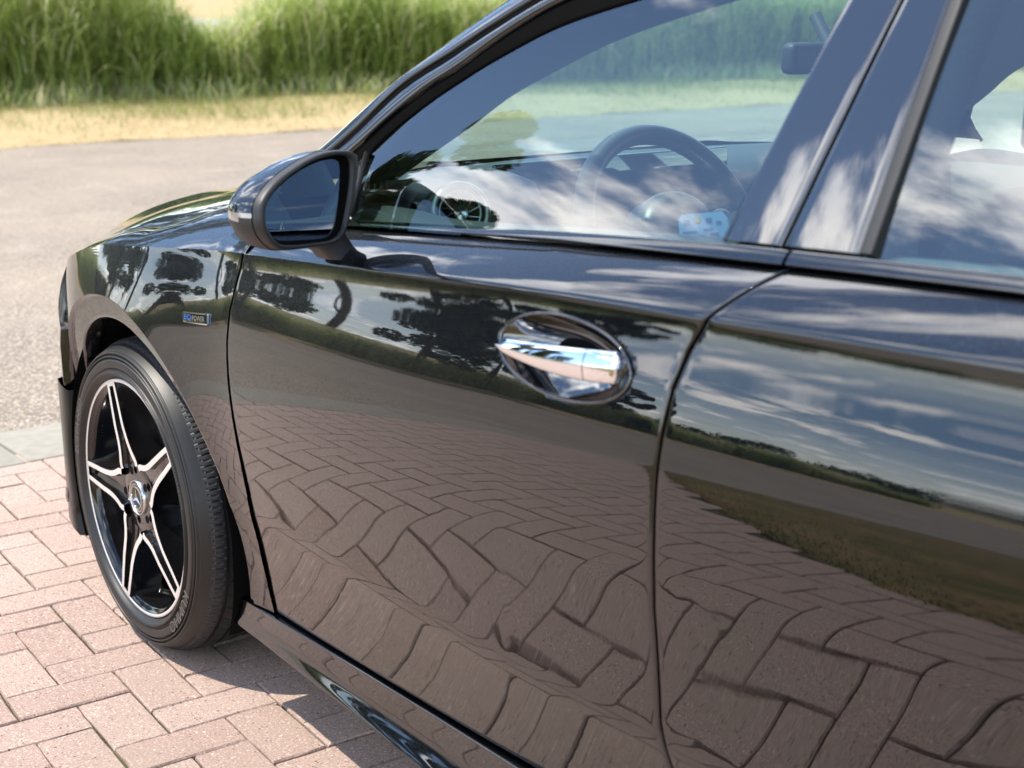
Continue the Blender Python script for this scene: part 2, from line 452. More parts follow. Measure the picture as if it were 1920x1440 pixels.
_zs = np.arange(.10, 1.06, .001); _pc = {}
def alpha(x, z):
    zA = float(np.clip(.50 + .13 * (x - .6) / .85, .47, .66)); d = float(np.interp(x, *DL)); s = z - d
    MID = ([.45, .55, .60], [-10.5, -8.6, -6.5])
    aA = np.interp(zA - d, *MID); sl_ = float(np.interp(x, [.6, 1.2, 1.6], [36., 31., 24.])); aK = aA + (zA - .432) * sl_
    low = np.interp(z, [.24, .27, .33, .38, .403], [-3., -4.5, -7.5, -11., -12.5])
    knu = -12.5 + (aK + 12.5) * np.clip((z - .403) / .029, 0, 1)
    up = np.where(s > .60, np.interp(s, *AL), np.interp(s, *MID))
    return np.where(z <= .403, low, np.where(z < .432, knu, np.where(z < zA, aA + (zA - z) * sl_, up)))
_ker = np.hanning(17); _ker /= _ker.sum(); _kw = np.hanning(111); _kw /= _kw.sum()
def prof(x):
    k = round(float(x), 3)
    if k not in _pc:
        a0 = alpha(k, _zs); a = np.convolve(np.pad(a0, 8, mode='edge'), _ker, 'valid'); aw = np.convolve(np.pad(a0, 55, mode='edge'), _kw, 'valid')
        w = np.clip((_zs - .452) / .03, 0, 1) * np.clip((.72 - _zs) / .05, 0, 1); a = a * (1 - w) + aw * w
        a = a + .28 * np.sin(_zs * 38 + k * 9) * np.clip((_zs - .30) / .05, 0, 1) * np.clip((.64 - _zs) / .05, 0, 1)
        c = np.concatenate([[0], np.cumsum(np.tan(np.radians((a[1:] + a[:-1]) / 2))) * .001])
        c -= np.interp(np.interp(k, *ZC), _zs, c); _pc[k] = c
    return _pc[k]
def plan(x):
    # doors bow out slightly in plan; the skin swells again over the wheels
    if x < .10: return -.010
    if x < .5:
        t = (x - .1) / .4; return (2 * t ** 3 - 3 * t * t + 1) * -.010 + (-2 * t ** 3 + 3 * t * t) * .0090 + (t ** 3 - t * t) * -.0234
    if x < 1.9: return .045 * (x - 1.15) ** 2 - .010
    return .0153 + .0675 * (x - 1.9) * math.exp(-(x - 1.9) / .3)
def S(x, z):
    """y of the near-side skin; the plan view turns in towards the nose and the tail"""
    y = YC0 + np.interp(z, _zs, prof(x)) + plan(x)
    if x < .06:
        t = (.06 - x); y += .10 * t ** 2 + .55 * max(0., t - .22) ** 2
    if x > 2.5: y += .09 * (x - 2.5) ** 2
    return y
def zcrease(x): return float(np.interp(x, *ZC))
BELT = [(.30, .915), (.66, .931), (.77, .940), (1.0125, .9545), (1.26, .9685), (1.536, .9825), (1.744, .9875), (1.90, .9905), (2.3, .992), (2.8, 1.0)]
BGAP = [(.30, .905), (.66, .921), (.827, .9317), (1.05, .9445), (1.262, .956), (1.59, .966), (1.72, .970), (1.90, .974), (2.3, .976), (2.8, .982)]
def green(x, z): return -.795 + (z - .96) * .5 + (.05 * max(0, z - 1.15) ** 1.5) + (.05 * max(0, x - 2.2) ** 2)
def gp(x, z, off=0.0, inb=0.0):
    """a point on the greenhouse (glass) surface; off = outward"""
    n = np.array([0, -.894, .447]); p = np.array([x, green(x, z) + inb, z]); return p + n * off
def shoulder(x, n):
    """(y, z) rows from just above the crease to the belt gap"""
    zc = zcrease(x); zb = interp(x, BGAP); y0 = S(x, zc); yb = -.797
    t = np.linspace(0, 1, n); y = y0 + (yb - y0) * t; z = zc + (zb - zc) * t
    b = .0045 * 4 * t * (1 - t)
    return np.c_[y - b * .63, z + b * .78]

car = empty('car', (1.3, 0, 0))
tag(car, 'glossy black hatchback parked on red brick paving beside the road', 'car')

GAP_F = [(.235, .518), (.27, .508), (.318, .500), (.398, .4955), (.527, .4955), (.630, .4925), (.721, .491), (.774, .4915), (.809, .4965), (.871, .506)]
GAP_R = [(.24, 1.606), (.33, 1.577), (.394, 1.5515), (.444, 1.540), (.58, 1.536), (.676, 1.5425), (.738, 1.545), (.785, 1.547), (.836, 1.5505), (.877, 1.561), (.92, 1.584)]
def gapx(z, tab): return float(np.interp(z, [t[0] for t in tab], [t[1] for t in tab]))

def zbot_at(x): return float(np.interp(x, [.37, .517, .833, 1.07, 1.28, 1.9, 2.3], [.224, .2335, .251, .263, .272, .279, .28]))
def low_map(x, z):
    return z if z >= .40 else zbot_at(x) + (z - .262) * (.40 - zbot_at(x)) / (.40 - .262)
def door_grid(left, right, lslope, rslope, zbot, xs_extra=None, nx=90, hole=None):
    """left/right: gap tables (z, x); the gap runs on over the shoulder by lslope/rslope metres"""
    zrows = np.r_[zbot, zbot + .0008, zbot + .002, zbot + .004, np.arange(zbot + .008, .80, .0035), np.arange(.80, .859, .003)]
    frac = np.linspace(0, 1, 26)[1:]     # remaining rows up to the crease follow the crease itself
    u = np.r_[0, .0006, .0014, .0026, .004, .007, .012, .02, np.linspace(.03, .97, nx), .98, .988, .993, .996, .9974, .9986, .9994, 1]
    rows = []
    NS = 14
    nrow = len(zrows) + len(frac) + NS - 1
    P = np.zeros((len(u), nrow + 1, 3))
    for i, uu in enumerate(u):
        for j in range(nrow):
            if j < len(zrows): z = zrows[j]; x = gapx(z, left) * (1 - uu) + gapx(z, right) * uu; 
            else:
                xm = gapx(.9, left) * (1 - uu) + gapx(.9, right) * uu; zc = zcrease(xm)
                if j < len(zrows) + len(frac):
                    z = .859 + (zc - .0004 - .859) * frac[j - len(zrows)] if zc > .859 else zc
                    x = gapx(z, left) * (1 - uu) + gapx(z, right) * uu
                else:
                    t = (j - len(zrows) - len(frac) + 1) / (NS - 1)
                    x = (gapx(zc, left) + lslope * t) * (1 - uu) + (gapx(zc, right) + rslope * t) * uu
                    tb = shoulder(x, NS)[int(round(t * (NS - 1)))]
                    P[i, j + 1] = (x, tb[0], tb[1]); continue
            zl = low_map(x, z); x = gapx(zl, left) * (1 - uu) + gapx(zl, right) * uu
            P[i, j + 1] = (x, S(x, zl), zl)
    # soft edges along the shut lines
    wid = np.linalg.norm(P[-1] - P[0], axis=1)
    for i, uu in enumerate(u):
        d = np.minimum(uu, 1 - uu) * wid
        inn = np.where(d < .0035, .0035 - np.sqrt(np.maximum(0, .0035 ** 2 - (.0035 - np.minimum(d, .0035)) ** 2)), 0) + .0003 * np.clip(1 - d / .014, 0, 1) ** 2
        P[i, :, 1] += inn
    bd = P[:, 1:6, 2] - P[:, 1:2, 2]
    P[:, 1:6, 1] += np.where(bd < .004, .004 - np.sqrt(np.maximum(0, .004 ** 2 - (.004 - np.clip(bd, 0, .004)) ** 2)), 0)
    P[:, 0] = P[:, 1] + np.array([0, .025, .003])
    L = P[:1].copy(); L[:, :, 1] += .03; R = P[-1:].copy(); R[:, :, 1] += .03
    P = np.concatenate([L, P, R]); T = P[:, -1:].copy(); T[:, :, 1] += .012; T[:, :, 2] -= .004
    return np.concatenate([P, T], axis=1)

HC = np.array([1.3695, .842]); HA = np.array([.1145, .006]); HB = np.array([-.028, .0456])   # recess of the door handle
def make_front_door():
    GF = [(z, x + .0017) for z, x in GAP_F]; GR = [(z, x - .0018) for z, x in GAP_R]
    P = door_grid(GF, GR, .03, .055, .262, nx=150)
    mb = MB().grid(P); V = np.array(mb.V); inv = np.linalg.inv(np.c_[HA, HB])
    q = (np.c_[V[:, 0], V[:, 2]] - HC) @ inv.T; inside = (np.hypot(q[:, 0], q[:, 1]) < .965) & (V[:, 1] < -.85)
    F = [f for f in mb.F if not all(inside[i] for i in f)]
    V[inside, 1] += .012
    return obj('front_door', V, F, 'paint', car)
front_door = make_front_door()
GF2 = [(z, x + .0018) for z, x in GAP_R]
REAR_EDGE = [(.24, 2.30), (.35, 2.31), (.5, 2.36), (.6, 2.42), (.7, 2.52), (.8, 2.60), (.92, 2.62)]
rear_door = obj('rear_door', *(lambda m: (m.V, m.F))(MB().grid(door_grid(GF2, REAR_EDGE, .055, .04, .262, nx=110))), 'paint', car)

# fender: polar patch round the wheel arch, with the chamfered lip, and the top up to the bonnet
AX, AZ, AR = .012, .305, .382
def make_fender():
    X0, X1 = -.43, None
    th = np.radians(np.r_[np.linspace(-11.5, 189, 300)])
    rr = np.r_[0, .0015, .004, .008, .016, .026, .036, .043, .0455, .0475, .0495, .053, .06, .075]
    tt = np.linspace(0, 1, 70)[1:]
    P = np.zeros((len(th), len(rr) + len(tt) + 1, 3))
    for i, a in enumerate(th):
        c, s = math.cos(a), math.sin(a)
        # distance to the panel's border along this ray
        best = 5.
        for k in range(400):
            r = .37 + .0016 * k; x = AX + r * c; z = AZ + r * s
            if x > gapx(z, GAP_F) - .0017 or x < X0 or z > zcrease(x) or z < zbot_at(x) - .001: best = r; break
        R1 = max(best, AR + .004)
        rs = np.r_[AR + rr, 0]
        rs = [AR + min(q, (R1 - AR) * q / .075 if R1 - AR < .075 else q) for q in rr]
        rs = np.r_[rs, rs[-1] + (R1 - rs[-1]) * tt]
        for j, r in enumerate(rs):
            x = AX + r * c; z = AZ + r * s; y = S(x, z)
            e = (AR + .0475) - r
            if e > 0: y += .30 * max(0, e - .002) + (.0018 if e > .002 else .0009 * e)
            y -= .011 * math.exp(-(max(0, -e) / .07)) * (1 if e <= .002 else 0.35)
            if r < AR + .004: y += .003 * (1 - (r - AR) / .004) ** 2
            P[i, j + 1] = (x, y, z)
        P[i, 0] = P[i, 1] + np.array([-c * .004, .03, -s * .004])
    mb = MB().grid(P)
    # return flange at the door gap
    return mb.build('front_fender', 'paint', car)
fender = make_fender()
SEAM = catmull([(-.66, -.685, .722), (-.421, -.74, .778), (-.264, -.75, .817), (-.10, -.745, .841), (.036, -.735, .858), (.096, -.718, .876), (.16, -.705, .902), (.22, -.70, .921), (.40, -.69, .950)], 10)
def seam_at(x): return np.array([np.interp(x, SEAM[:, 0], SEAM[:, 1]), np.interp(x, SEAM[:, 0], SEAM[:, 2])])
def make_fender_top():
    xs = np.r_[np.linspace(-.435, .40, 80), np.linspace(.405, .548, 12)]
    t = np.linspace(0, 1, 24); P = np.zeros((len(xs), 25, 3))
    for i, x in enumerate(xs):
        zc = zcrease(x); y0 = S(x, zc) - .011 * math.exp(-max(0, math.hypot(x - AX, zc - AZ) - AR - .0475) / .07)
        if x > .40:
            w = (x - .40) / .148; sy, sz = -.69 - .107 * min(1, w * 1.0), .950 - .028 * min(1, w)
        else: sy, sz = seam_at(x)
        sy -= .002
        xx = min(x, .52 + .028)
        for j, q in enumerate(t):
            b = .016 * 4 * q * (1 - q) * float(np.interp(x, [-.43, -.2, .0, .1, .2], [.1, .3, .8, .8, .5]))
            xs_ = xx if xx < .5 else .5 + (xx - .5) * q + (min(xx, .518) - .5) * (1 - q)
            P[i, j] = (xs_, y0 + (sy - y0) * q - b * .3, zc + (sz - zc) * q + b)
        P[i, 24] = P[i, 23] + np.array([0, .004, -.02])
    return MB().grid(P).build('fender_top', 'paint', car)
fender_top = make_fender_top()
ZEN = [(-.80, .788), (-.64, .852), (-.41, .870), (-.157, .900), (.05, .928), (.2, .952), (.32, .972), (.45, .985)]
def make_hood():
    fr = np.r_[0, .004, .01, .02, np.linspace(.035, 1, 90)]
    t = np.r_[-1, -.997, -.99, np.linspace(-.98, .98, 110), .99, .997, 1]
    P = np.zeros((len(fr), len(t), 3))
    FX = [(0, -.85), (.26, -.835), (.44, -.80), (.60, -.735), (.66, -.69), (.72, -.64), (.75, -.60)]
    for j, q in enumerate(t):
        a = abs(q); xf = float(interp(.72 * a, FX)); xe = .41 - .10 * (1 - a ** 2)
        for i, f in enumerate(fr):
            x = xf + (xe - xf) * f
            sy, sz = seam_at(max(x, -.66)); sy += .002; sz = sz - .12 * max(0, -.66 - x)
            zc = interp(x, ZEN) if x > -.80 else .80 - (-.80 - x) * .6
            zc = max(zc, sz + .012)
            zz = sz + (zc - sz) * (1 - a ** 4.6)
            zz += .005 * math.exp(-((a - .55) / .07) ** 2) * min(1, max(0, (x + .8) / .5))
            zz -= .05 * max(0, 1 - (x - xf) / .06) ** 2
            if a > .985: zz -= (a - .985) ** 2 * 20
            P[i, j] = (x, -sy * q, zz)
    E = P[:1].copy(); E[:, :, 2] -= .02; E[:, :, 0] += .01
    return MB().grid(np.concatenate([E, P])).build('hood', 'paint', car)
hood = make_hood()

# nose: front bumper with the side turned in, dark lower corner, headlight
PLAN = catmull([(-.36, -.006), (-.45, .018), (-.53, .055), (-.60, .105), (-.67, .175), (-.74, .27), (-.80, .42), (-.835, .60), (-.85, .86)], 8)
def bump_pt(k, z):
    x, yi = PLAN[k]
    base = -.853 + np.interp(z, [.12, .2, .35, .46, .56, .64, .70, .75], [.03, .012, .006, .0, .0, .008, .020, .036])
    t = k / (len(PLAN) - 1)
    lean = np.interp(z, [.12, .3, .5, .62, .72], [.0, -.01, -.015, .01, .04]) * t
    return np.array([x + lean, base + yi if t < .999 else 0.0, z])
def make_bumper():
    ks = range(len(PLAN)); zs = np.r_[.13, .135, .145, np.linspace(.16, .66, 50), .67, .675]
    def panel(k0, k1, z0, z1, off, name, mat, n=40):
        P = np.array([[bump_pt(k, z) + np.array([0, -off, 0]) for z in np.linspace(z0, z1, n)] for k in range(k0, k1)])
        E = P[:1].copy(); E[:, :, 1] += .04; P = np.concatenate([E, P])
        T = P[:, -1:].copy(); T[:, :, 1] += .03; B_ = P[:, :1].copy(); B_[:, :, 1] += .05
        return MB().grid(np.concatenate([B_, P, T], axis=1)).build(name, mat, car)
    a = panel(5, len(PLAN), .455, .60, 0, 'front_bumper', 'paint')
    b = panel(2, len(PLAN), .13, .452, .001, 'lower_bumper', 'gloss_black')
    # side blade at the wheel arch
    P = []
    for z in np.linspace(.135, .47, 24):
        xo = -.50 + .02 * (z - .3); xi = AX - math.sqrt(max(1e-4, (AR + .012) ** 2 - (z - AZ) ** 2)) if z > .2 else -.385 + (.2 - z) * .3
        xi = min(xi, -.365)
        P.append([(xo - .03, -.80, z), (xo - .004, -.824, z), (xo, -.831, z), ((xo + xi) / 2, -.848, z), (xi - .006, -.856, z), (xi, -.850, z), (xi + .004, -.81, z)])
    c = MB().grid(np.array(P)).build('bumper_blade', 'blade_black', car)
    d = MB().tube([(-.478, -.838, .185), (-.474, -.841, .20), (-.472, -.839, .218)], .0045, 10).build('blade_glint', 'lamp_lens', car)  # small pale tube standing in for the silver glint on the blade
    # headlight lens wrapped round the corner
    P = np.array([[bump_pt(k, z) + np.array([0, -.006 * math.sin(math.pi * (z - .60) / .14), 0]) for z in np.linspace(.60, .735, 14)] for k in range(7, 50)])
    h = MB().grid(P).build('headlight', 'lamp_lens', car)
    return [a, b, c, d, h]
nose = make_bumper()

def make_liner():
    mb = MB(); th = np.radians(np.linspace(-25, 205, 60))
    P = np.array([[(AX + (AR + .004) * math.cos(a), y, AZ + (AR + .004) * math.sin(a)) for y in np.linspace(-.855, -.50, 6)] for a in th])
    mb.grid(P); Q = np.array([[(AX + r * math.cos(a), -.5, AZ + r * math.sin(a)) for r in (.0, .39)] for a in th]); mb.grid(Q)
    for a in np.radians(np.arange(20, 200, 12)):     # ribs of the liner
        mb.grid(np.array([[(AX + (AR + .002) * math.cos(a + d), y, AZ + (AR + .002) * math.sin(a + d)) for y in (-.84, -.52)] for d in (-.012, .012)]) + np.array([-.006 * math.cos(a), 0, -.006 * math.sin(a)]))
    return mb.build('wheel_liner', 'dark', car)
liner = make_liner()

# black sheet put in so the shut lines read as shaded gaps; floor
def make_inner():
    mb = MB(); xs = np.linspace(.40, 2.62, 60); zs = np.linspace(.24, .93, 30)
    mb.grid(np.array([[(x, S(x, min(z, zcrease(x))) + .028 + (.06 * max(0, z - .87) / .06), z) for z in zs] for x in xs]))
    mb.grid(np.array([[(x, y, .20) for y in (-.80, 0, .80)] for x in (.36, 1.4, 2.35)]))
    return mb.build('dark_backing', 'dark', car)
inner = make_inner()

# side skirt
def make_skirt():
    xs = np.r_[.371, .373, .377, np.linspace(.385, 2.33, 90)]
    P = []
    for x in xs:
        t = min(1, max(0, (x - .50) / .85)); lip = .023 * t
        z1 = zbot_at(x) - .0048; z0 = float(np.interp(x, [.37, .55, .84, 1.07, 2.3], [.170, .173, .180, .182, .184])); h = z1 - z0
        yb = float(np.interp(x, [.37, .52, 1.28, 1.7, 2.33], [-.8395, -.8480, -.8815, -.8885, -.885]))
        q = [(yb + .03, z1 + .001), (yb + .003, z1), (yb + .0004, z1 - .0012), (yb, z1 - .004), (yb - .0012, z0 + h * .72), (yb - .0026, z0 + h * .50), (yb - .0040 - .04 * lip, z0 + h * .36),
             (yb - .006 - .30 * lip, z0 + h * .24), (yb - .0075 - .72 * lip, z0 + h * .115), (yb - .008 - lip, z0 + h * .03), (yb - .0075 - lip, z0 + .0005), (yb - .004 - lip, z0 - .0015), (yb + .03, z0 - .010)]
        P.append([(x, y, z) for y, z in q])
    P = np.array(P); E = P[:1].copy(); E[:, :, 1] += .05
    P = np.array([np.array(catmull(r, 3)) for r in np.concatenate([E, P])])
    return MB().grid(P).build('side_skirt', 'paint', car)
skirt = make_skirt()

# ------------------------------------------------------------------ greenhouse
GL_TOP = [(.757, 1.035), (.846, 1.102), (.939, 1.152), (1.008, 1.183), (1.102, 1.218), (1.238, 1.248), (1.40, 1.277), (1.60, 1.300), (1.85, 1.312), (2.15, 1.305), (2.45, 1.270)]
FR_TOP = [(.60, .955), (.665, .990), (.732, 1.041), (.791, 1.087), (.858, 1.130), (.919, 1.159), (.990, 1.200), (1.097, 1.246), (1.25, 1.283), (1.42, 1.310), (1.62, 1.333), (1.85, 1.344), (2.15, 1.338), (2.5, 1.30)]
GROOVE = [(.50, .945), (.60, .985), (.699, 1.050), (.792, 1.125), (.888, 1.171), (.946, 1.200), (1.065, 1.253), (1.22, 1.297), (1.40, 1.330), (1.62, 1.357), (1.85, 1.368), (2.15, 1.362), (2.5, 1.325)]
SILH = [(.36, .952), (.45, .985), (.541, 1.029), (.615, 1.083), (.691, 1.132), (.776, 1.184), (.848, 1.226), (.913, 1.258), (1.04, 1.306), (1.20, 1.345), (1.40, 1.378), (1.62, 1.400), (1.85, 1.410), (2.15, 1.404), (2.5, 1.365)]
def gline(tab, n, off=0., inb=0.): 
    P = resample(catmull(tab, 6), n); return np.array([gp(x, z, off, inb) for x, z in P])
def ribbon(A, B, name, mat, parent, bulge=.004, nr=9, edge=.006):
    """strip between two lines with a rounded section and turned-in edges"""
    A = np.asarray(A); B = np.asarray(B); n = np.array([0, -.894, .447])
    t = np.linspace(0, 1, nr); P = np.array([A + (B - A) * q + n * bulge * (4 * q * (1 - q)) ** .7 for q in t])
    lo = A - n * edge; hi = B - n * edge
    return MB().grid(np.concatenate([lo[None], P, hi[None]])).build(name, mat, parent)
N = 70
g_top = gline(GL_TOP, N, .001); f_top = gline(FR_TOP, N, .010); f_top_r = gline(FR_TOP, N, .009)
gr = gline(GROOVE, N, .006); sl = gline(SILH, N, 0, .055)
rb_a = gline([(.772, .975)] + GL_TOP, N, .002)
rb_b = gline([(.690, .975)] + FR_TOP[2:], N, .007)
rub = ribbon(rb_a, rb_b, 'window_seal', 'seal', front_door, .0005, edge=.01)
fr_lo = gline([(.63, .955), (.665, .990)] + FR_TOP[2:], N, .010); fr_hi = gline([(.585, .962)] + GROOVE[1:], N, .007)
frame = ribbon(fr_lo, fr_hi, 'window_frame', 'paint', front_door, .007, 13, .012)
gro = ribbon(gline(GROOVE, N, .003), gline([(x - .012, z + .009) for x, z in GROOVE], N, .0035), 'roof_seal', 'seal', car, .0, 5)
pil_lo = gline([(x - .013, z + .010) for x, z in GROOVE], N, .005)
pillar = ribbon(pil_lo, sl, 'roof_rail', 'paint', car, .014, 17, .004)

# windscreen, roof
def cross(A, bulge_x, bulge_z, n=40):
    t = np.linspace(0, 1, n); B = A * np.array([1, -1, 1])
    return np.array([A + (B - A) * q + np.array([-1, 0, 0]) * (bulge_x * 4 * q * (1 - q))[:, None] * 1 + np.array([0, 0, 1]) * (bulge_z * 4 * q * (1 - q))[:, None] for q in t])
iw = int(np.argmin(abs(sl[:, 0] - 1.06)))
A = sl[:iw + 1] + np.array([.004, .012, -.004]); nA = len(A); w = np.linspace(1, 0, nA)
P = cross(A, .13 * w + .05 * (1 - w), .012 * w + .03 * (1 - w))
screen = MB().grid(P).build('windscreen', 'screen_glass', car)
A2 = sl[iw:]; P2 = cross(A2, np.linspace(.05, 0, len(A2)), np.full(len(A2), .035))
roof = MB().grid(P2).build('roof', 'paint', car)
P3 = P2.copy(); P3[:, :, 2] -= .035
headliner = MB().grid(P3).build('headliner', 'headliner', car)

# side windows
def window(bot, top, n=40, m=24, off=0.):
    b = resample(catmull(bot, 4), n); t = resample(catmull(top, 6), n)
    return np.array([[gp(*(b[i] + (t[i] - b[i]) * q), off + .004 * 4 * q * (1 - q)) for q in np.linspace(-.03, 1.02, m)] for i in range(n)])
bl = lambda x: float(interp(x, BELT))
fw_bot = [(.765, bl(.765) - .004), (1.0, bl(1.0) - .004), (1.26, bl(1.26) - .004), (1.545, bl(1.545) - .004)]
fw_top = [(.757, 1.037), (.846, 1.104), (.939, 1.154), (1.008, 1.185), (1.102, 1.220), (1.238, 1.250), (1.40, 1.279), (1.61, 1.303)]
fglass = MB().grid(window(fw_bot, fw_top)).build('window_glass', 'side_glass', front_door)
rw_bot = [(1.70, bl(1.7) - .004), (1.9, bl(1.9) - .004), (2.2, bl(2.2) - .004), (2.52, bl(2.5) - .004)]
rw_top = [(1.70, 1.306), (1.85, 1.314), (2.15, 1.307), (2.46, 1.272)]
rglass = MB().grid(window(rw_bot, rw_top)).build('window_glass', 'side_glass', rear_door)
def pillar_cover(a0, a1, b0, b1, name, mat, parent, off=.007):
    """quad between bottom edge (a0,a1) and top edge (b0,b1), each (x,z), slightly crowned"""
    P = []
    for v in np.linspace(0, 1, 30):
        l = np.array(a0) + (np.array(b0) - a0) * v; r = np.array(a1) + (np.array(b1) - a1) * v
        row = [gp(*l, off - .010)]
        for u in (0, .02, .06, .15, .3, .5, .7, .85, .94, .98, 1):
            p = l + (r - l) * u; e = min(u, 1 - u)
            row.append(gp(*p, off + .0005 * 4 * u * (1 - u) - .002 * max(0, 1 - e / .05) ** 2))
        row.append(gp(*r, off - .010)); P.append(row)
    return MB().grid(np.array(P)).build(name, mat, parent)
pc1 = pillar_cover((1.527, bl(1.53) + .001), (1.612, bl(1.61) + .001), (1.601, 1.312), (1.669, 1.325), 'pillar_cover', 'gloss_black', front_door)
pc2 = pillar_cover((1.6165, bl(1.62) + .001), (1.714, bl(1.71) + .001), (1.6735, 1.325), (1.716, 1.325), 'pillar_cover', 'gloss_black', rear_door)
rs = pillar_cover((1.715, bl(1.715) + .001), (1.731, bl(1.73) + .001), (1.717, 1.325), (1.733, 1.325), 'window_seal', 'matte_black', rear_door, .009)
sailp = MB().prism([(.778, .9415), (.760, 1.03), (.747, 1.030), (.66, .985), (.64, .940)], .004, -.01, lambda u, v, d: gp(u, v, d)).build('mirror_sail', 'gloss_black', front_door, smooth=False)
strip = MB().tube([gp(.777, .945, .006), gp(.767, .99, .007), gp(.757, 1.036, .006)], .0045, 8).build('window_divider', 'matte_black', front_door)
def belt_trim(x0, x1, parent):
    P = []
    for x in np.linspace(x0, x1, 60):
        zb = float(interp(x, BGAP)) + .0022; zt = bl(x)
        h_ = zt - zb; q = [(-.786, zb - .003), (-.7985, zb - .0006), (-.8035, zb + .0022), (-.8025, zb + .28 * h_), (-.7990, zb + .62 * h_), (-.7945, zb + .93 * h_), (min(-.790, green(x, zt) + .002), zt + .0005), (-.780, zt - .004)]
        P.append(catmull([(x, a, b) for a, b in q], 3))
    P = np.array(P); return MB().grid(P).build('belt_trim', 'paint', parent)
bt1 = belt_trim(.62, 1.628, front_door); bt2 = belt_trim(1.633, 2.55, rear_door)
# dark groove under the belt trim
def belt_groove(x0, x1, parent):
    P = np.array([[(x, -.790, interp(x, BGAP) - .006), (x, -.7905, interp(x, BGAP) + .006)] for x in np.linspace(x0, x1, 40)])
    return MB().grid(P).build('belt_groove', 'seal', parent)
bg_1 = belt_groove(.60, 2.6, car)

# ------------------------------------------------------------------ door handle
def make_handle():
    P = []
    for r in np.r_[np.linspace(0, .9, 18), .93, .96, .98, 1.0, 1.01]:
        row = []
        for a in np.linspace(0, 2 * np.pi, 96, endpoint=False):
            x, z = HC + min(r, 1.01) * (HA * math.cos(a) + HB * math.sin(a))
            dep = .030 * (1 - min(r, 1) ** 2.6) + (.0 if r < 1 else -.0005)
            row.append((x, S(x, z) + dep, z))
        P.append(row)
    bowl = MB().grid(np.array(P), closed_v=True).build('handle_bowl', 'gloss_black', front_door)
    ring = [(lambda q: (q[0], S(q[0], q[1]) - .0012, q[1]))(HC + HA * math.cos(a) + HB * math.sin(a)) for a in np.linspace(0, 2 * np.pi, 120, endpoint=False)]
    MB().tube(ring, .0019, 10, closed=True).build('handle_ring', 'gloss_black', front_door)
    def bar(t0, t1, name):
        P = []
        for t in np.linspace(t0, t1, 40):
            x = 1.260 + .219 * t
            top = .8490 + .0170 * t; bot = .8345 - .0085 * math.sin(math.pi * min(1, t * .88)) - .001 * t
            endf = (1 - (1 - min(1, t / .10)) ** 2) ** .5 * min(1, ((1 - t) / .03)) ** .5
            m = (top + bot) / 2; h = (top - bot) / 2 * endf
            yo = -.893 - .013 * min(1, math.sin(math.pi * (t * .86 + .10))) ** .5
            q = [(yo + .016, m + h * .75), (yo + .009, m + h * .98), (yo + .005, m + h), (yo + .0015, m + h * .62), (yo - .0012, m + h * .18), (yo - .002, m), (yo - .0018, m - h * .25), (yo - .0005, m - h * .75), (yo + .0025, m - h), (yo + .009, m - h * 1.0), (yo + .016, m - h * .7), (yo + .018, m)]
            P.append(catmull([(x, a, b) for a, b in q + q[:1]], 4))
        return MB().grid(np.array(P)).build(name, 'chrome', front_door)
    bar(0, .765, 'door_handle'); bar(.772, 1, 'lock_cover')
    MB().tube([(1.352, -.9025, .8315), (1.362, -.9035, .8292), (1.374, -.9035, .8295), (1.380, -.9030, .8320)], .0008, 6).build('handle_mark', 'satin_silver', front_door)
make_handle()

# ------------------------------------------------------------------ badge
def make_badge():
    c = [(.331, .7493), (.4185, .7564), (.4222, .7371), (.3341, .7311)]
    def f(u, v, d):
        a = np.array(c[0]) * (1 - u) + np.array(c[1]) * u; b = np.array(c[3]) * (1 - u) + np.array(c[2]) * u
        q = b * (1 - v) + a * v; return (q[0], S(q[0], q[1]) - .0035 - d, q[1])
    plate = MB().prism([(0.03, 0), (.97, 0), (1, .12), (1, .88), (.97, 1), (.03, 1), (0, .88), (0, .12)], -.002, .0010, f).build('badge', 'chrome', car, smooth=False)
    MB().prism([(.03, .13), (.97, .13), (.97, .87), (.03, .87)], .0005, .0017, f).build('badge_face', 'screen_black', plate, smooth=False)
    for body, u0, u1, m in (('EQ', .08, .36, 'blue_print'), ('POWER', .40, .90, 'satin_silver')):
        V, F = text_mesh(body, 1., .0)
        lo, hi = V.min(0), V.max(0)
        k = (u1 - u0)
        W_ = [f(u0 + (v[0] - lo[0]) / (hi[0] - lo[0]) * k, (.2 if body == 'EQ' else .28) + (v[1] - lo[1]) / (hi[1] - lo[1]) * (.6 if body == 'EQ' else .44), 0.0022) for v in V]
        obj('lettering', W_, F, m, plate, smooth=False)
make_badge()

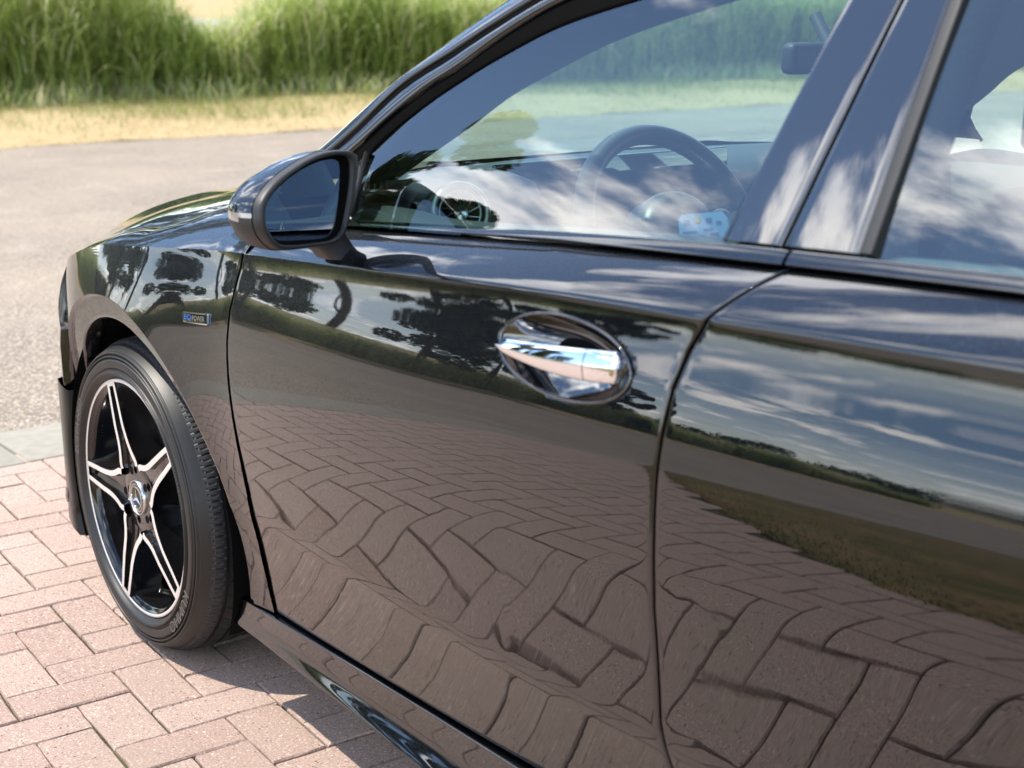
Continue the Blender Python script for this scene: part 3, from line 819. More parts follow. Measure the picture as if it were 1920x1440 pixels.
# ------------------------------------------------------------------ wing mirror
def make_mirror_unit():
    P0 = np.array([.86, -.93, .985]); n = np.array([.9519, .3006, .0601]); U = np.array([-.3011, .9536, 0]); V = np.array([-.0573, -.0181, .9982])
    outer = [[0.1163, 0.0352], [0.1172, 0.0532], [0.1126, 0.0604], [0.0981, 0.0646], [0.0768, 0.0668], [0.0556, 0.0669], [0.0318, 0.0644], [0.0054, 0.0583], [-0.0209, 0.0494], [-0.0417, 0.0412], [-0.06, 0.0317], [-0.0759, 0.0205], [-0.0855, 0.0113], [-0.0912, 0.0026], [-0.0934, -0.0064], [-0.0946, -0.0198], [-0.0924, -0.0293], [-0.0877, -0.0383], [-0.0762, -0.0508], [-0.0604, -0.0595], [-0.0411, -0.0625], [-0.0212, -0.0638], [0.0042, -0.0647], [0.0275, -0.0651], [0.0488, -0.0642], [0.0628, -0.0599], [0.0747, -0.0523], [0.0829, -0.0414], [0.092, -0.0243], [0.1013, -0.0052], [0.1096, 0.0158]]
    glass = [[0.0855, 0.0403], [0.0839, 0.0494], [0.0777, 0.0529], [0.0672, 0.0542], [0.0485, 0.0533], [0.0299, 0.0504], [0.0113, 0.0457], [-0.0072, 0.0396], [-0.023, 0.0336], [-0.0363, 0.0267], [-0.0495, 0.0197], [-0.0604, 0.0114], [-0.0674, 0.0044], [-0.0721, -0.0036], [-0.0749, -0.0152], [-0.0736, -0.023], [-0.0705, -0.0301], [-0.065, -0.0393], [-0.0584, -0.0448], [-0.049, -0.0481], [-0.0296, -0.051], [-0.0096, -0.0529], [0.0159, -0.0543], [0.0368, -0.055], [0.0489, -0.0534], [0.0568, -0.0484], [0.0619, -0.0427], [0.066, -0.0359], [0.0725, -0.0168], [0.079, 0.0059], [0.0832, 0.0253]]
    K = 96
    def polar(L):
        L = np.array(catmull(L + L[:1], 6)); c = np.array([.0, .0]); a = np.unwrap(np.arctan2(L[:, 1], L[:, 0])); r = np.hypot(L[:, 0], L[:, 1])
        if a[-1] < a[0]: a, r = a[::-1], r[::-1]
        g = np.linspace(0, 2 * np.pi, K, endpoint=False); o = np.argsort(a % (2 * np.pi)); aa = (a % (2 * np.pi))[o]; r = r[o]
        R = np.interp(g, np.r_[aa[-1] - 2 * np.pi, aa, aa[0] + 2 * np.pi], np.r_[r[-1], r, r[0]])
        return np.c_[R * np.cos(g), R * np.sin(g)]
    O = polar(outer); G = polar(glass)
    to = lambda uv, d: P0 + uv[0] * U + uv[1] * V + n * d
    m = empty('wing_mirror', (.82, -.93, .985), car)
    # frame ring between the housing and the glass, glass sunk in
    prof_ = [(0, -.012), (0, -.002), (.06, .0022), (.18, .0042), (.34, .0048), (.48, .0036), (.54, .0010), (.56, -.004)]
    MB().grid(np.array([[to(O[i] * (1 - t) + G[i] * t, d) for t, d in ((.54, -.001), (.62, -.0035), (.8, -.0055), (.98, -.0075), (1.02, -.014))] for i in range(K)]), closed_u=True).build('mirror_recess', 'seal', m)
    MB().grid(np.array([[to(O[i] * (1 - t) + G[i] * t, d) for t, d in prof_] for i in range(K)]), closed_u=True).build('mirror_frame', 'matte_black', m)
    MB().grid(np.array([[to(G[i] * 1.01 * r, -.008) for r in (0., .5, 1.)] for i in range(K)]), closed_u=True).build('mirror_glass', 'mirror', m)
    # housing: shells behind the frame
    ts = np.r_[0, .04, .1, .18, .27, .37, .47, .57, .66, .74, .81, .87, .92, .96, .985, 1.]
    c0 = np.array([.012, .0])
    def ring(t):
        s = (1 - t ** 2.3) ** (1 / 2.0) if t < 1 else 0; dep = -.012 - .088 * t
        dep_dir = n * dep + np.array([0, -.012 * t, .004 * t])
        return np.array([to(c0 + (O[i] - c0) * (s * 1.012), 0) + dep_dir for i in range(K)])
    R = np.array([ring(t) for t in ts])
    parts = {'mirror_cap': MB(), 'indicator': MB(), 'mirror_base_shell': MB()}
    F = {k: [] for k in parts}
    allV = R.reshape(-1, 3); loc = (allV - P0); vv = loc @ V; uu = loc @ U
    for j in range(len(ts) - 1):
        for i in range(K):
            f = (j * K + i, j * K + (i + 1) % K, (j + 1) * K + (i + 1) % K, (j + 1) * K + i)
            zc = np.mean(vv[list(f)]); 
            k = 'mirror_cap' if zc > -.004 else ('indicator' if zc > -.0145 and np.mean(uu[list(f)]) < .05 else 'mirror_base_shell')
            F[k].append(f)
    for k, mt in (('mirror_cap', 'paint'), ('indicator', 'lamp_lens'), ('mirror_base_shell', 'matte_black')):
        ids = sorted({i for f in F[k] for i in f}); mp = {a: b for b, a in enumerate(ids)}
        obj(k, allV[ids], [tuple(mp[i] for i in f) for f in F[k]], mt, m)
    # foot down to the door
    def quad(c, hu, hv): return [np.array(c) + np.array(d) for d in ((-hu, -hv, 0), (hu, -hv, 0), (hu, hv, 0), (-hu, hv, 0))]
    P = []
    for (cx, cy, cz, hu, hv) in ((.798, -.884, .938, .030, .040), (.798, -.876, .926, .029, .036), (.800, -.864, .913, .028, .032), (.802, -.852, .903, .028, .030), (.804, -.842, .893, .029, .032)):
        a = np.linspace(0, 2 * np.pi, 24, endpoint=False); ex = np.sign(np.cos(a)) * abs(np.cos(a)) ** .45; ey = np.sign(np.sin(a)) * abs(np.sin(a)) ** .45
        P.append(np.c_[cx + hu * ex, cy + hv * ey, np.full(24, cz)])
    flat_by_angle(MB().grid(np.array(P), closed_v=True).build('mirror_foot', 'matte_black', m), 30)
    # small triangle mark on the glass
    tri = [(-.046, -.0335), (-.039, -.0335), (-.0425, -.0255)]
    for a, b in ((0, 1), (1, 2), (2, 0)): pass
    MB().tube([to(np.array(t), -.0075) for t in tri], .0005, 5, closed=True).build('warning_mark', 'satin_silver', m)
    return m
wing = make_mirror_unit()

# ------------------------------------------------------------------ wheels
def make_wheel(cx, yface, cz=.318):
    w = empty('wheel', (cx, yface, cz), car)
    c = (cx, yface, cz)
    side = [(.236, .012), (.2435, .004), (.2470, .0), (.2490, -.0022), (.2520, -.0066), (.2555, -.0104), (.2590, -.0106), (.2610, -.0050), (.2632, -.0040), (.2662, -.0066), (.271, -.0082), (.278, -.0080),
            (.2822, -.0066), (.2838, -.0022), (.2855, -.0016), (.2872, -.0062), (.2895, -.0058), (.2908, -.0008), (.2926, -.0002), (.2945, -.0042), (.2975, -.0036), (.2992, .0010), (.3008, .0010), (.3030, .0045), (.3075, .0130), (.3110, .0205)]
    side = catmull(side, 3)
    NTH = 720; th = np.linspace(0, 2 * np.pi, NTH, endpoint=False)
    mb = MB(); mb.lathe(side, c, 180)
    ts = mb.build('tyre', 'tyre_side', w)
    # tread with circumferential grooves and lateral sipes
    ds = np.r_[.0195, .021, .0230, .0255, .030, .035, .040, .045, .0455, .0535, .054, .062, .070, .078, .0785, .0875, .088, .096, .104, .110, .1105, .1195, .120, .128, .136, .144, .1445, .1525, .153, .160, .170, .18, .19]
    def rt(d): 
        e = abs(d - .099); return .3225 - .0030 * (e / .072) ** 2 - (.0075 * (max(0, (e - .056) / .0235)) ** 2 if e > .056 else 0)
    P = np.zeros((NTH, len(ds), 3))
    for j, d in enumerate(ds):
        r = np.full(NTH, rt(d))
        if any(a <= d <= b for a, b in ((.0455, .0535), (.0785, .0875), (.1105, .1195), (.1445, .1525))): r -= .0065
        elif d < .045:
            ph = (th / (2 * np.pi) * 90 + (d - .03) * 9.) % 1; r -= np.where(ph < .10, .0012 if d < .027 else .0030, 0)
            ph = (th / (2 * np.pi) * 90 + .5 + (d - .03) * 9.) % 1; r -= np.where((ph < .07) & (d > .022), .0022, 0)
        elif .054 <= d <= .078:
            ph = (th / (2 * np.pi) * 60 + d * 16.) % 1; r -= np.where((ph < .08) & (d > .060), .0035, 0)
        P[:, j, 0] = cx + r * np.cos(th); P[:, j, 1] = yface + d; P[:, j, 2] = cz + r * np.sin(th)
    tread = MB().grid(P, closed_u=True)
    V = np.array(tread.V); V[:, 2] = np.maximum(V[:, 2], .0015)
    flat_by_angle(obj('tread', V, tread.F, 'tyre_tread', w, smooth=True), 20)
    V = np.array([v.co[:] for v in ts.data.vertices]); zz = V[:, 2] + cz
    V[:, 2] = np.maximum(zz, .002) - cz; ts.data.vertices.foreach_set('co', V.ravel())
    # raised lettering on the sidewall
    def arc_text(body, size, r, a_mid, d, squash=1.0):
        Vt, Ft = text_mesh(body, size, .0005)
        k = 1 / r; out = []
        for v in Vt:
            a = a_mid - v[0] * squash * k; rr_ = r + v[1]; out.append((cx + rr_ * math.cos(a), yface + d - v[2], cz + rr_ * math.sin(a)))
        obj('lettering', out, Ft, 'tyre_text', w, smooth=False)
    arc_text('KUMHO', .030,   .2735, rad(-41), -.0080, 1.25)
    arc_text('ECSTA HS52', .026, .2735, rad(158), -.0080, 1.0)
    arc_text('225/45R18 95W', .012, .2575, rad(20), -.0094, 1.1)
    arc_text('TUBELESS  RADIAL', .010, .2575, rad(70), -.0094)
    # rim: bright lip, dark barrel
    MB().lathe([(.2435, .004), (.2432, -.0005), (.2425, -.0012), (.2372, -.0012), (.2365, -.0004)], c, 160).build('rim_lip', 'machined', w)
    MB().lathe([(.2365, -.0004), (.2335, .004), (.228, .0065), (.2255, .009), (.2235, .018), (.220, .038), (.212, .055), (.207, .08), (.207, .19)], c, 140).build('rim', 'rim_black', w)
    V, F = text_mesh('AMG', .017, .0003)
    out = []
    for v in V:
        a = rad(155) - v[0] / .2245; out.append((cx + (.2222 + 0) * math.cos(a), yface + .0285 - v[1] * .95, cz + .2222 * math.sin(a)))
    obj('lettering', out, F, 'satin_silver', w, smooth=False)
    # brake disc and caliper behind the spokes
    MB().lathe([(.05, .088), (.075, .088), (.078, .095), (.155, .095), (.155, .12)], c, 90).build('brake_disc', 'disc_metal', w)
    cal = []
    for a in np.radians(np.linspace(20, 75, 12)):
        cal.append([(cx + r * math.cos(a), yface + d, cz + r * math.sin(a)) for r, d in ((.112, .09), (.114, .076), (.14, .070), (.172, .074), (.175, .1))])
    MB().grid(np.array(cal)).build('brake_caliper', 'dark', w)
    MB().lathe([(.0, .10), (.2, .10), (.207, .13)], c, 40).build('wheel_back', 'dark', w)
    # five spokes
    edge = [(.2380, .0195), (.20, .0222), (.165, .0242), (.13, .0268), (.108, .0305), (.092, .0362), (.080, .0425), (.072, .0452), (.0625, .0454)]
    edge = resample(catmull(edge, 6), 34)
    for k in range(5):
        f0 = rad(106.5 - 72 * k)
        A_ = np.array([math.cos(f0), math.sin(f0)]); B_ = np.array([-math.sin(f0), math.cos(f0)])
        def pt(t, h, d): q = A_ * t + B_ * h; return (cx + q[0], yface + d, cz + q[1])
        dep = lambda t: -.0012 + .0055 * max(0., (.15 - t) / .09)
        tg = np.gradient(edge, axis=0); tg /= np.linalg.norm(tg, axis=1)[:, None]; nr = np.c_[-tg[:, 1], tg[:, 0]]
        if nr[0][1] > 0: nr = -nr           # towards the spoke's own axis
        wd = np.interp(edge[:, 0], [.06, .10, .238], [.0125, .0115, .0100])[:, None]
        inn = edge + nr * wd
        spoke = MB(); face = MB()
        for s in (1, -1):
            E_ = edge * [1, s]; I_ = inn * [1, s]; X_ = (edge - nr * .004) * [1, s]; Y_ = (edge - nr * .016) * [1, s]; C_ = (inn + nr * .003) * [1, s]
            face.grid(np.array([[pt(*e, dep(e[0])), pt(*(.5 * (e + i_)), dep(e[0]) - .0003), pt(*i_, dep(e[0]))] for e, i_ in zip(E_, I_)]))
            rows = []
            for e, x_, y_, i_, c_ in zip(E_, X_, Y_, I_, C_):
                q = dep(e[0]); rows.append([pt(*y_, q + .060), pt(*x_, q + .030), pt(*e, q + .0012), pt(*e, q + .0002)])
            spoke.grid(np.array(rows))
            rows = []
            for e, i_, c_ in zip(E_, I_, C_):
                q = dep(e[0]); c2 = c_.copy(); c2[1] = max(0, c_[1] * s) * s
                rows.append([pt(*i_, q + .0002), pt(*i_, q + .0015), pt(*c2, q + .010), pt(c2[0], 0, q + .0125)])
            spoke.grid(np.array(rows))
        spoke.grid(np.array([[pt(.2385, h, d) for h in (-.0195, .0195)] for d in (-.001, .02)]))
        tipf = MB().grid(np.array([[pt(.2385, h, -.0013) for h in (-.0195, 0, .0195)], [pt(.2300, h, -.0013) for h in (-.0198, 0, .0198)]]))
        face.add(tipf.V, tipf.F)
        sp = flat_by_angle(spoke.build('spoke', 'rim_black', w), 28)
        flat_by_angle(face.build('spoke_edge', 'machined', w), 30)
        q = pt(.056, 0, .0)
        MB().lathe([(.0, .0078), (.0072, .0078), (.0082, .0072), (.0088, .0082)], (q[0], yface, q[2]), 20).build('lug_hole_shade', 'dark', w)  # flat dark disc stands in for the shade inside the bolt hole
    MB().lathe([(.0, .012), (.050, .012), (.066, .012), (.074, .014)], c, 60).build('hub', 'rim_black', w)
    # valve
    va = rad(-62); MB().tube([(cx + .205 * math.cos(va), yface + .03, cz + .205 * math.sin(va)), (cx + .196 * math.cos(va), yface + .012, cz + .196 * math.sin(va)), (cx + .192 * math.cos(va), yface + .004, cz + .192 * math.sin(va))], [.006, .0045, .0045], 10).build('valve', 'satin_silver', w)
    # hub cap: dark disc, silver rings, laurel ticks, three-pointed star
    MB().lathe([(.0, .007), (.02, .007), (.034, .0085), (.0365, .012)], c, 60).build('hub_cap', 'blade_black', w)
    MB().lathe([(.0330, .009), (.0335, .0065), (.0345, .006), (.0355, .007), (.0365, .012)], c, 60).build('hub_cap_rim', 'satin_silver', w)
    star = MB(); star.lathe([(.0222, .0075), (.0226, .0055), (.0234, .0055), (.0238, .0075)], c, 60)
    for k in range(3):
        a = rad(90 + 120 * k); u = np.array([math.cos(a), math.sin(a)]); v = np.array([-u[1], u[0]])
        p = lambda q, d: (cx + q[0], yface + d, cz + q[1])
        b1 = u * .0032 + v * .0042; b2 = u * .0032 - v * .0042
        star.add([p(u * 0, .0030), p(b1, .0066), p(u * .0225, .0060), p(b2, .0066)], [(0, 1, 2), (0, 2, 3)])
    for k in range(48):
        a = 2 * math.pi * k / 48; r0, r1 = (.0258, .0305) if k % 2 else (.0268, .0296)
        if k % 24 in (0,): continue
        t = .12
        star.add([(cx + r0 * math.cos(a - t * .3), yface + .0072, cz + r0 * math.sin(a - t * .3)), (cx + r0 * math.cos(a + t * .2), yface + .0072, cz + r0 * math.sin(a + t * .2)), (cx + r1 * math.cos(a + t * .9), yface + .0072, cz + r1 * math.sin(a + t * .9)), (cx + r1 * math.cos(a + t * .4), yface + .0072, cz + r1 * math.sin(a + t * .4))], [(0, 1, 2, 3)])
    star.build('star_emblem', 'chrome', w, smooth=False)
    return w
wheel_f = make_wheel(-.003, -.872)
def copy_tree(o, parent, dloc, mirror=False):
    c = o.copy(); COL.objects.link(c); c.parent = parent
    for ch in list(o.children):
        d = ch.copy(); COL.objects.link(d); d.parent = c; LOC[d.name] = LOC[o.name] + np.array(dloc)
    c.location = np.array(o.location) + np.array(dloc); LOC[c.name] = LOC[o.name] + np.array(dloc)
    return c
wheel_r = copy_tree(wheel_f, car, (2.732, 0, 0))
wheel_ff = copy_tree(wheel_f, car, (0, 2 * .872, 0)); wheel_ff.rotation_euler = (0, 0, math.pi)
wheel_rf = copy_tree(wheel_f, car, (2.732, 2 * .872, 0)); wheel_rf.rotation_euler = (0, 0, math.pi)

# rear quarter and tail, outside the frame but casting the car's shadow
def make_tail():
    mb = MB(); xs = np.linspace(2.30, 3.50, 40)
    cx, cz, R = 2.732, .305, .40
    P = []
    for x in xs:
        zlo = cz + math.sqrt(max(0, R * R - (x - cx) ** 2)) if abs(x - cx) < R else .25
        zc = zcrease(x); zz = np.linspace(zlo, zc - .001, 24); xl = x
        row = [(x if x > 2.62 or z < .3 else x, S(x, z) + (.003 if x < 2.62 else 0) + 1.1 * max(0, x - 3.25) ** 2, z) for z in zz]
        sh = shoulder(x, 6); row += [(x, y + .004 + 1.1 * max(0, x - 3.25) ** 2, z) for y, z in sh]; P.append(row)
    mb.grid(np.array(P)); q = mb.build('rear_quarter', 'paint', car)
    q2 = mirror_copy(q)
    b = np.array([[(3.52 + .02 * math.sin(z * 3), y, z) for y in np.linspace(-.79, .79, 12)] for z in np.linspace(.25, .95, 10)])
    t = np.array([[(3.50 - (z - .95) * .85, y * (1 - (z - .95) * .45), z) for y in np.linspace(-.79, .79, 12)] for z in np.linspace(.95, 1.39, 10)])
    MB().grid(b).add(MB().grid(t).V, MB().grid(t).F).build('tailgate', 'paint', car)
    c = np.array([[(x, y * (1 if x < 2.6 else 1), 1.37 + .02 * (1 - (y / .58) ** 2) - .02 * (x - 2.45)) for y in np.linspace(-.58, .58, 10)] for x in np.linspace(2.45, 3.16, 8)])
    MB().grid(c).build('roof_spoiler', 'paint', car)
    cp = MB().prism([(2.50, 1.0), (2.44, 1.29), (2.5, 1.36), (3.15, 1.34), (3.45, .99)], 0, -.01, lambda u, v, d: gp(u, v, d)).build('rear_pillar', 'paint', car)
    mirror_copy(cp)
make_tail()
for o in (front_door, rear_door, fender, fender_top, skirt, pillar, frame, rub, pc1, pc2, liner, inner):
    if o.name.startswith(('front_door', 'rear_door')): q = mirror_copy(o, parent=car)
    else: q = mirror_copy(o, parent=car)
for g in (fglass, rglass):
    q = mirror_copy(g, parent=car); q.data.materials[0] = MAT['far_glass']
for o in nose: mirror_copy(o, parent=car)

# ------------------------------------------------------------------ interior
def make_interior():
    # dash top
    P = []
    for y in np.linspace(-.70, .70, 60):
        a = abs(y) / .70; front = .30 + .14 * a ** 2; back = .72
        row = [(front - .04, y, .950), (front, y, .958)]
        row += [(front + (back - front) * t, y, .962 + .012 * math.sin(math.pi * t) + .006 * (1 - a)) for t in (.25, .5, .75, .9)]
        row += [(back + .015, y, .956), (back + .03, y, .94), (back + .035, y, .88), (back + .02, y, .75), (back + .06, y, .60), (back + .02, y, .45)]
        P.append(row)
    d = MB().grid(np.array(P)).build('dashboard', 'dash', car)
    # seam lines and the recessed panel on the passenger side
    MB().box((.752, .10, .78), (.762, .62, .90), .004).build('dash_panel', 'dash_dark', d)
    P = [(.745, y, .935 - .02 * ((y - .3) / .3) ** 2) for y in np.linspace(.05, .62, 12)]; MB().tube(P, .003, 6).build('dash_trim', 'satin_silver', d)
    # hump over the near end with a slatted demister vent
    hump = []
    for t in np.linspace(0, 1, 20):
        y = -.712 + .232 * t
        h = .040 * math.sin(math.pi * min(1, .03 + .80 * t)) ** .8
        hump.append([(.60, y, .94), (.64, y, .952 + h * .6), (.70, y, .962 + h), (.76, y, .964 + h), (.81, y, .955 + h), (.838, y, .93 + h * .6), (.845, y, .90), (.83, y, .86)])
    MB().grid(np.array(hump)).build('dash_hood', 'dash_dark', d)
    vent = MB()
    for k in range(5):
        x = .66 + .018 * k; vent.box((x, -.715, .972 + .0015 * k), (x + .006, -.63, .985 + .0015 * k))
    vent.build('demister_vent', 'matte_black', d, smooth=False)
    # round air vent with ring and vanes, facing rearward
    c = np.array([.862, -.665, .948]); ax = np.array([.93, -.30, .2]); ax /= np.linalg.norm(ax); u = np.cross([0, 0, 1], ax); u /= np.linalg.norm(u); v = np.cross(ax, u)
    ring = lambda r, d0, n=64: [c + ax * d0 + r * (math.cos(a) * u + math.sin(a) * v) for a in np.linspace(0, 2 * np.pi, n, endpoint=False)]
    MB().tube(ring(.0425, .0), .0052, 10, closed=True).build('vent_ring', 'ring_grey', d)
    MB().tube(ring(.033, -.004), .0028, 8, closed=True).build('vent_ring', 'ring_grey', d)
    MB().grid(np.array([ring(.044, .0), ring(.05, -.012), ring(.052, -.06)]), closed_v=True).build('vent_body', 'dash_dark', d)
    MB().grid(np.array([ring(.041, -.006), ring(.0, -.012)]), closed_v=True).build('vent_back', 'dark', d)
    vn = MB()
    for a in np.linspace(0, 2 * np.pi, 12, endpoint=False):
        p0 = c + .012 * (math.cos(a) * u + math.sin(a) * v); p1 = c - ax * .002 + .031 * (math.cos(a + .25) * u + math.sin(a + .25) * v); vn.tube([p0, p1], .0011, 5)
    vn.build('vent_vanes', 'satin_silver', d)
    MB().tube([c - ax * .006, c + ax * .003], [.013, .011], 16).build('vent_knob', 'satin_silver', d)
    # instrument screen
    MB().box((.745, -.52, .90), (.755, .02, 1.005), .003).build('instrument_screen', 'screen_black', d)
    # centre turbine vents
    for y in (-.02, .09, .20):
        MB().tube([(.775, y + .04 * math.cos(a), .85 + .04 * math.sin(a)) for a in np.linspace(0, 2 * np.pi, 40, endpoint=False)], .005, 8, closed=True).build('vent_ring', 'ring_grey', d)
    # steering wheel
    sx, sy, sz, T = 1.017, -.37, .897, rad(25)
    wq = empty('steering_wheel', (sx, sy, sz), car)
    e1 = np.array([0, 1., 0]); e2 = np.array([-math.sin(T), 0, math.cos(T)]); en = np.array([math.cos(T), 0, math.sin(T)])
    P = []
    for a in np.linspace(0, 2 * np.pi, 90, endpoint=False):
        rr_ = .172 if math.sin(a) > -.8 else .172 - .02 * (abs(math.sin(a)) - .8) / .2
        q = np.array([sx, sy, sz]) + rr_ * (math.cos(a) * e1 + math.sin(a) * e2); rad_ = math.cos(a) * e1 + math.sin(a) * e2
        P.append([q + .0155 * math.cos(b) * rad_ + .0185 * math.sin(b) * en for b in np.linspace(0, 2 * np.pi, 16, endpoint=False)])
    MB().grid(np.array(P), closed_u=True, closed_v=True).build('rim', 'leather', wq)
    P = []
    for r_, dd in ((.0, .045), (.03, .044), (.055, .038), (.068, .026), (.072, .01), (.07, -.03)):
        P.append([np.array([sx, sy, sz]) + r_ * (math.cos(a) * e1 * 1.1 + math.sin(a) * e2) + en * dd for a in np.linspace(0, 2 * np.pi, 48, endpoint=False)])
    MB().grid(np.array(P), closed_v=True).build('airbag_cover', 'leather', wq)
    for a0, a1 in ((170, 196), (344, 370)):
        poly = [(.062, a0 - 8), (.165, a0), (.165, a1), (.062, a1 + 8)]
        to3 = lambda u_, v_, d_: np.array([sx, sy, sz]) + u_ * (math.cos(rad(v_)) * e1 + math.sin(rad(v_)) * e2) + en * d_
        MB().prism(poly, .022, .004, to3).build('spoke', 'satin_silver', wq, smooth=False)
    MB().prism([(.06, 250), (.165, 262), (.165, 278), (.06, 290)], .018, .002, to3).build('spoke', 'satin_silver', wq, smooth=False)
    star = MB().tube([np.array([sx, sy, sz]) + en * .046 + .022 * (math.cos(a) * e1 + math.sin(a) * e2) for a in np.linspace(0, 2 * np.pi, 40, endpoint=False)], .0016, 6, closed=True)
    for k in range(3):
        a = rad(90 + 120 * k); star.tube([np.array([sx, sy, sz]) + en * .047, np.array([sx, sy, sz]) + en * .046 + .022 * (math.cos(a) * e1 + math.sin(a) * e2)], [.003, .0006], 6)
    star.build('star_emblem', 'chrome', wq)
    MB().tube([(.98, -.37, .88), (.75, -.37, .79)], .05, 16).build('steering_column', 'dash_dark', car)
    # near door's inner top pad
    P = []
    for x in np.linspace(.66, 1.53, 50):
        t = (x - .66) / .87; z0 = bl(x); hump_ = .018 * math.exp(-((x - .80) / .10) ** 2)
        P.append([(x, -.785, z0 - .02), (x, -.775, z0 - .004), (x, -.755, z0 + .001 + hump_), (x, -.725, z0 + hump_ * .8 - .002), (x, -.70, z0 - .02), (x, -.68, z0 - .10), (x, -.68, .5)])
    pad = MB().grid(np.array(P)).build('door_card', 'dash', front_door)
    pad2 = mirror_copy(pad, parent=car)
    P2 = []
    for x in np.linspace(1.72, 2.50, 30):
        z0 = bl(x); P2.append([(x, -.785, z0 - .02), (x, -.775, z0 - .004), (x, -.755, z0 - .001), (x, -.715, z0 - .006), (x, -.69, z0 - .03), (x, -.68, z0 - .12), (x, -.68, .5)])
    pad3 = MB().grid(np.array(P2)).build('door_card', 'interior_grey', rear_door); mirror_copy(pad3, parent=car)
    MB().tube([(2.02, .675, .86), (2.06, .655, .865), (2.16, .655, .865), (2.20, .675, .86)], .010, 10).build('door_pull', 'satin_silver', car)
    # A-pillar trims inside
    inn = [(.70, .975), (.787, 1.028), (.874, 1.079), (.940, 1.122), (1.027, 1.160), (1.129, 1.199), (1.265, 1.233), (1.40, 1.258), (1.6, 1.285)]
    iA = np.array([np.array([x, green(x, z) + .09, z]) for x, z in resample(catmull(inn, 6), 40)])
    out_ = [(.72, .99), (.80, 1.075), (.90, 1.14), (1.0, 1.185), (1.10, 1.222), (1.25, 1.255), (1.42, 1.285), (1.62, 1.31)]
    oA = np.array([np.array([x, green(x, z) + .035, z]) for x, z in resample(catmull(out_, 6), 40)])
    sB = np.array([np.array([x, green(x, z) + .062, z + .012]) for x, z in resample(catmull(SILH[1:11], 6), 40)])
    pt_ = MB().grid(np.array([oA, .5 * (oA + iA) + np.array([0, .008, 0]), iA])).grid(np.array([iA, .5 * (iA + sB) + np.array([.0, .0, .0]), sB]))
    tr = pt_.build('pillar_trim', 'dash_dark', car); mirror_copy(tr)
    # B pillars inside
    bp = MB().grid(np.array([[(1.56 + .06 * t, -.755 + .005 + (green(1.6, .98 + .33 * t) + .78) * 1.0 + .02, .95 + .37 * t), (1.58 + .06 * t, green(1.6, .98 + .33 * t) + .09, .95 + .37 * t), (1.70 + .02 * t, green(1.6, .98 + .33 * t) + .09, .95 + .37 * t), (1.71, green(1.6, .98 + .33 * t) + .03, .95 + .37 * t)] for t in np.linspace(0, 1, 10)]))
    b1 = bp.build('pillar_trim', 'interior_grey', car); mirror_copy(b1)
    # front seats
    for y in (-.37, .37):
        s = empty('seat', (1.45, y, .4), car)
        def pad_(rows, name, mat, par):
            P = []
            for (x, z, hw, ht, lean) in rows:
                a = np.linspace(0, 2 * np.pi, 28, endpoint=False); ex = np.sign(np.cos(a)) * abs(np.cos(a)) ** .55; ey = np.sign(np.sin(a)) * abs(np.sin(a)) ** .7
                P.append(np.c_[x + ht * ey * lean, y + hw * ex, z + ht * ey * (1 - lean)])
            Q = np.array(P); Q = np.concatenate([Q[:1] * 0 + Q[0].mean(0), Q, Q[-1:] * 0 + Q[-1].mean(0)])
            return MB().grid(Q, closed_v=True).build(name, mat, par)
        pad_([(1.62, .50, .20, .05, 1), (1.60, .55, .25, .07, 1), (1.62, .70, .26, .07, 1), (1.66, .85, .25, .065, 1), (1.70, .98, .22, .055, 1), (1.72, 1.03, .17, .045, 1)], 'backrest', 'seat_fabric', s)
        pad_([(1.10, .46, .20, .05, 0), (1.14, .48, .25, .07, 0), (1.35, .47, .26, .07, 0), (1.58, .45, .25, .07, 0)], 'cushion', 'seat_fabric', s)
        pad_([(1.725, 1.055, .10, .03, 1), (1.725, 1.08, .13, .05, 1), (1.735, 1.15, .135, .055, 1), (1.745, 1.21, .12, .045, 1), (1.75, 1.235, .07, .02, 1)], 'headrest', 'seat_fabric', s)
        for dy in (-.06, .06): MB().tube([(1.715, y + dy, 1.0), (1.725, y + dy, 1.08)], .007, 8).build('headrest_post', 'chrome', s)
    # rear bench
    MB().box((2.05, -.62, .35), (2.45, .62, .52), .05).build('rear_bench', 'seat_fabric', car)
    MB().box((2.42, -.62, .5), (2.56, .62, 1.02), .05).build('rear_backrest', 'seat_fabric', car)
    # rear-view mirror with a printed label on its back edge
    rv = MB().box((.93, -.045, 1.137), (.965, .205, 1.190), .012).build('rear_view_mirror', 'dash_dark', car)
    MB().tube([(.90, .08, 1.235), (.945, .08, 1.17)], .012, 10).build('mirror_stem', 'dash_dark', car)
    # near seat belt
    MB().grid(np.array([[(1.60, -.60, 1.16 - .5 * t), (1.645, -.60, 1.16 - .5 * t)] for t in np.linspace(0, 1, 6)])).build('seat_belt', 'satin_silver', car)
make_interior()

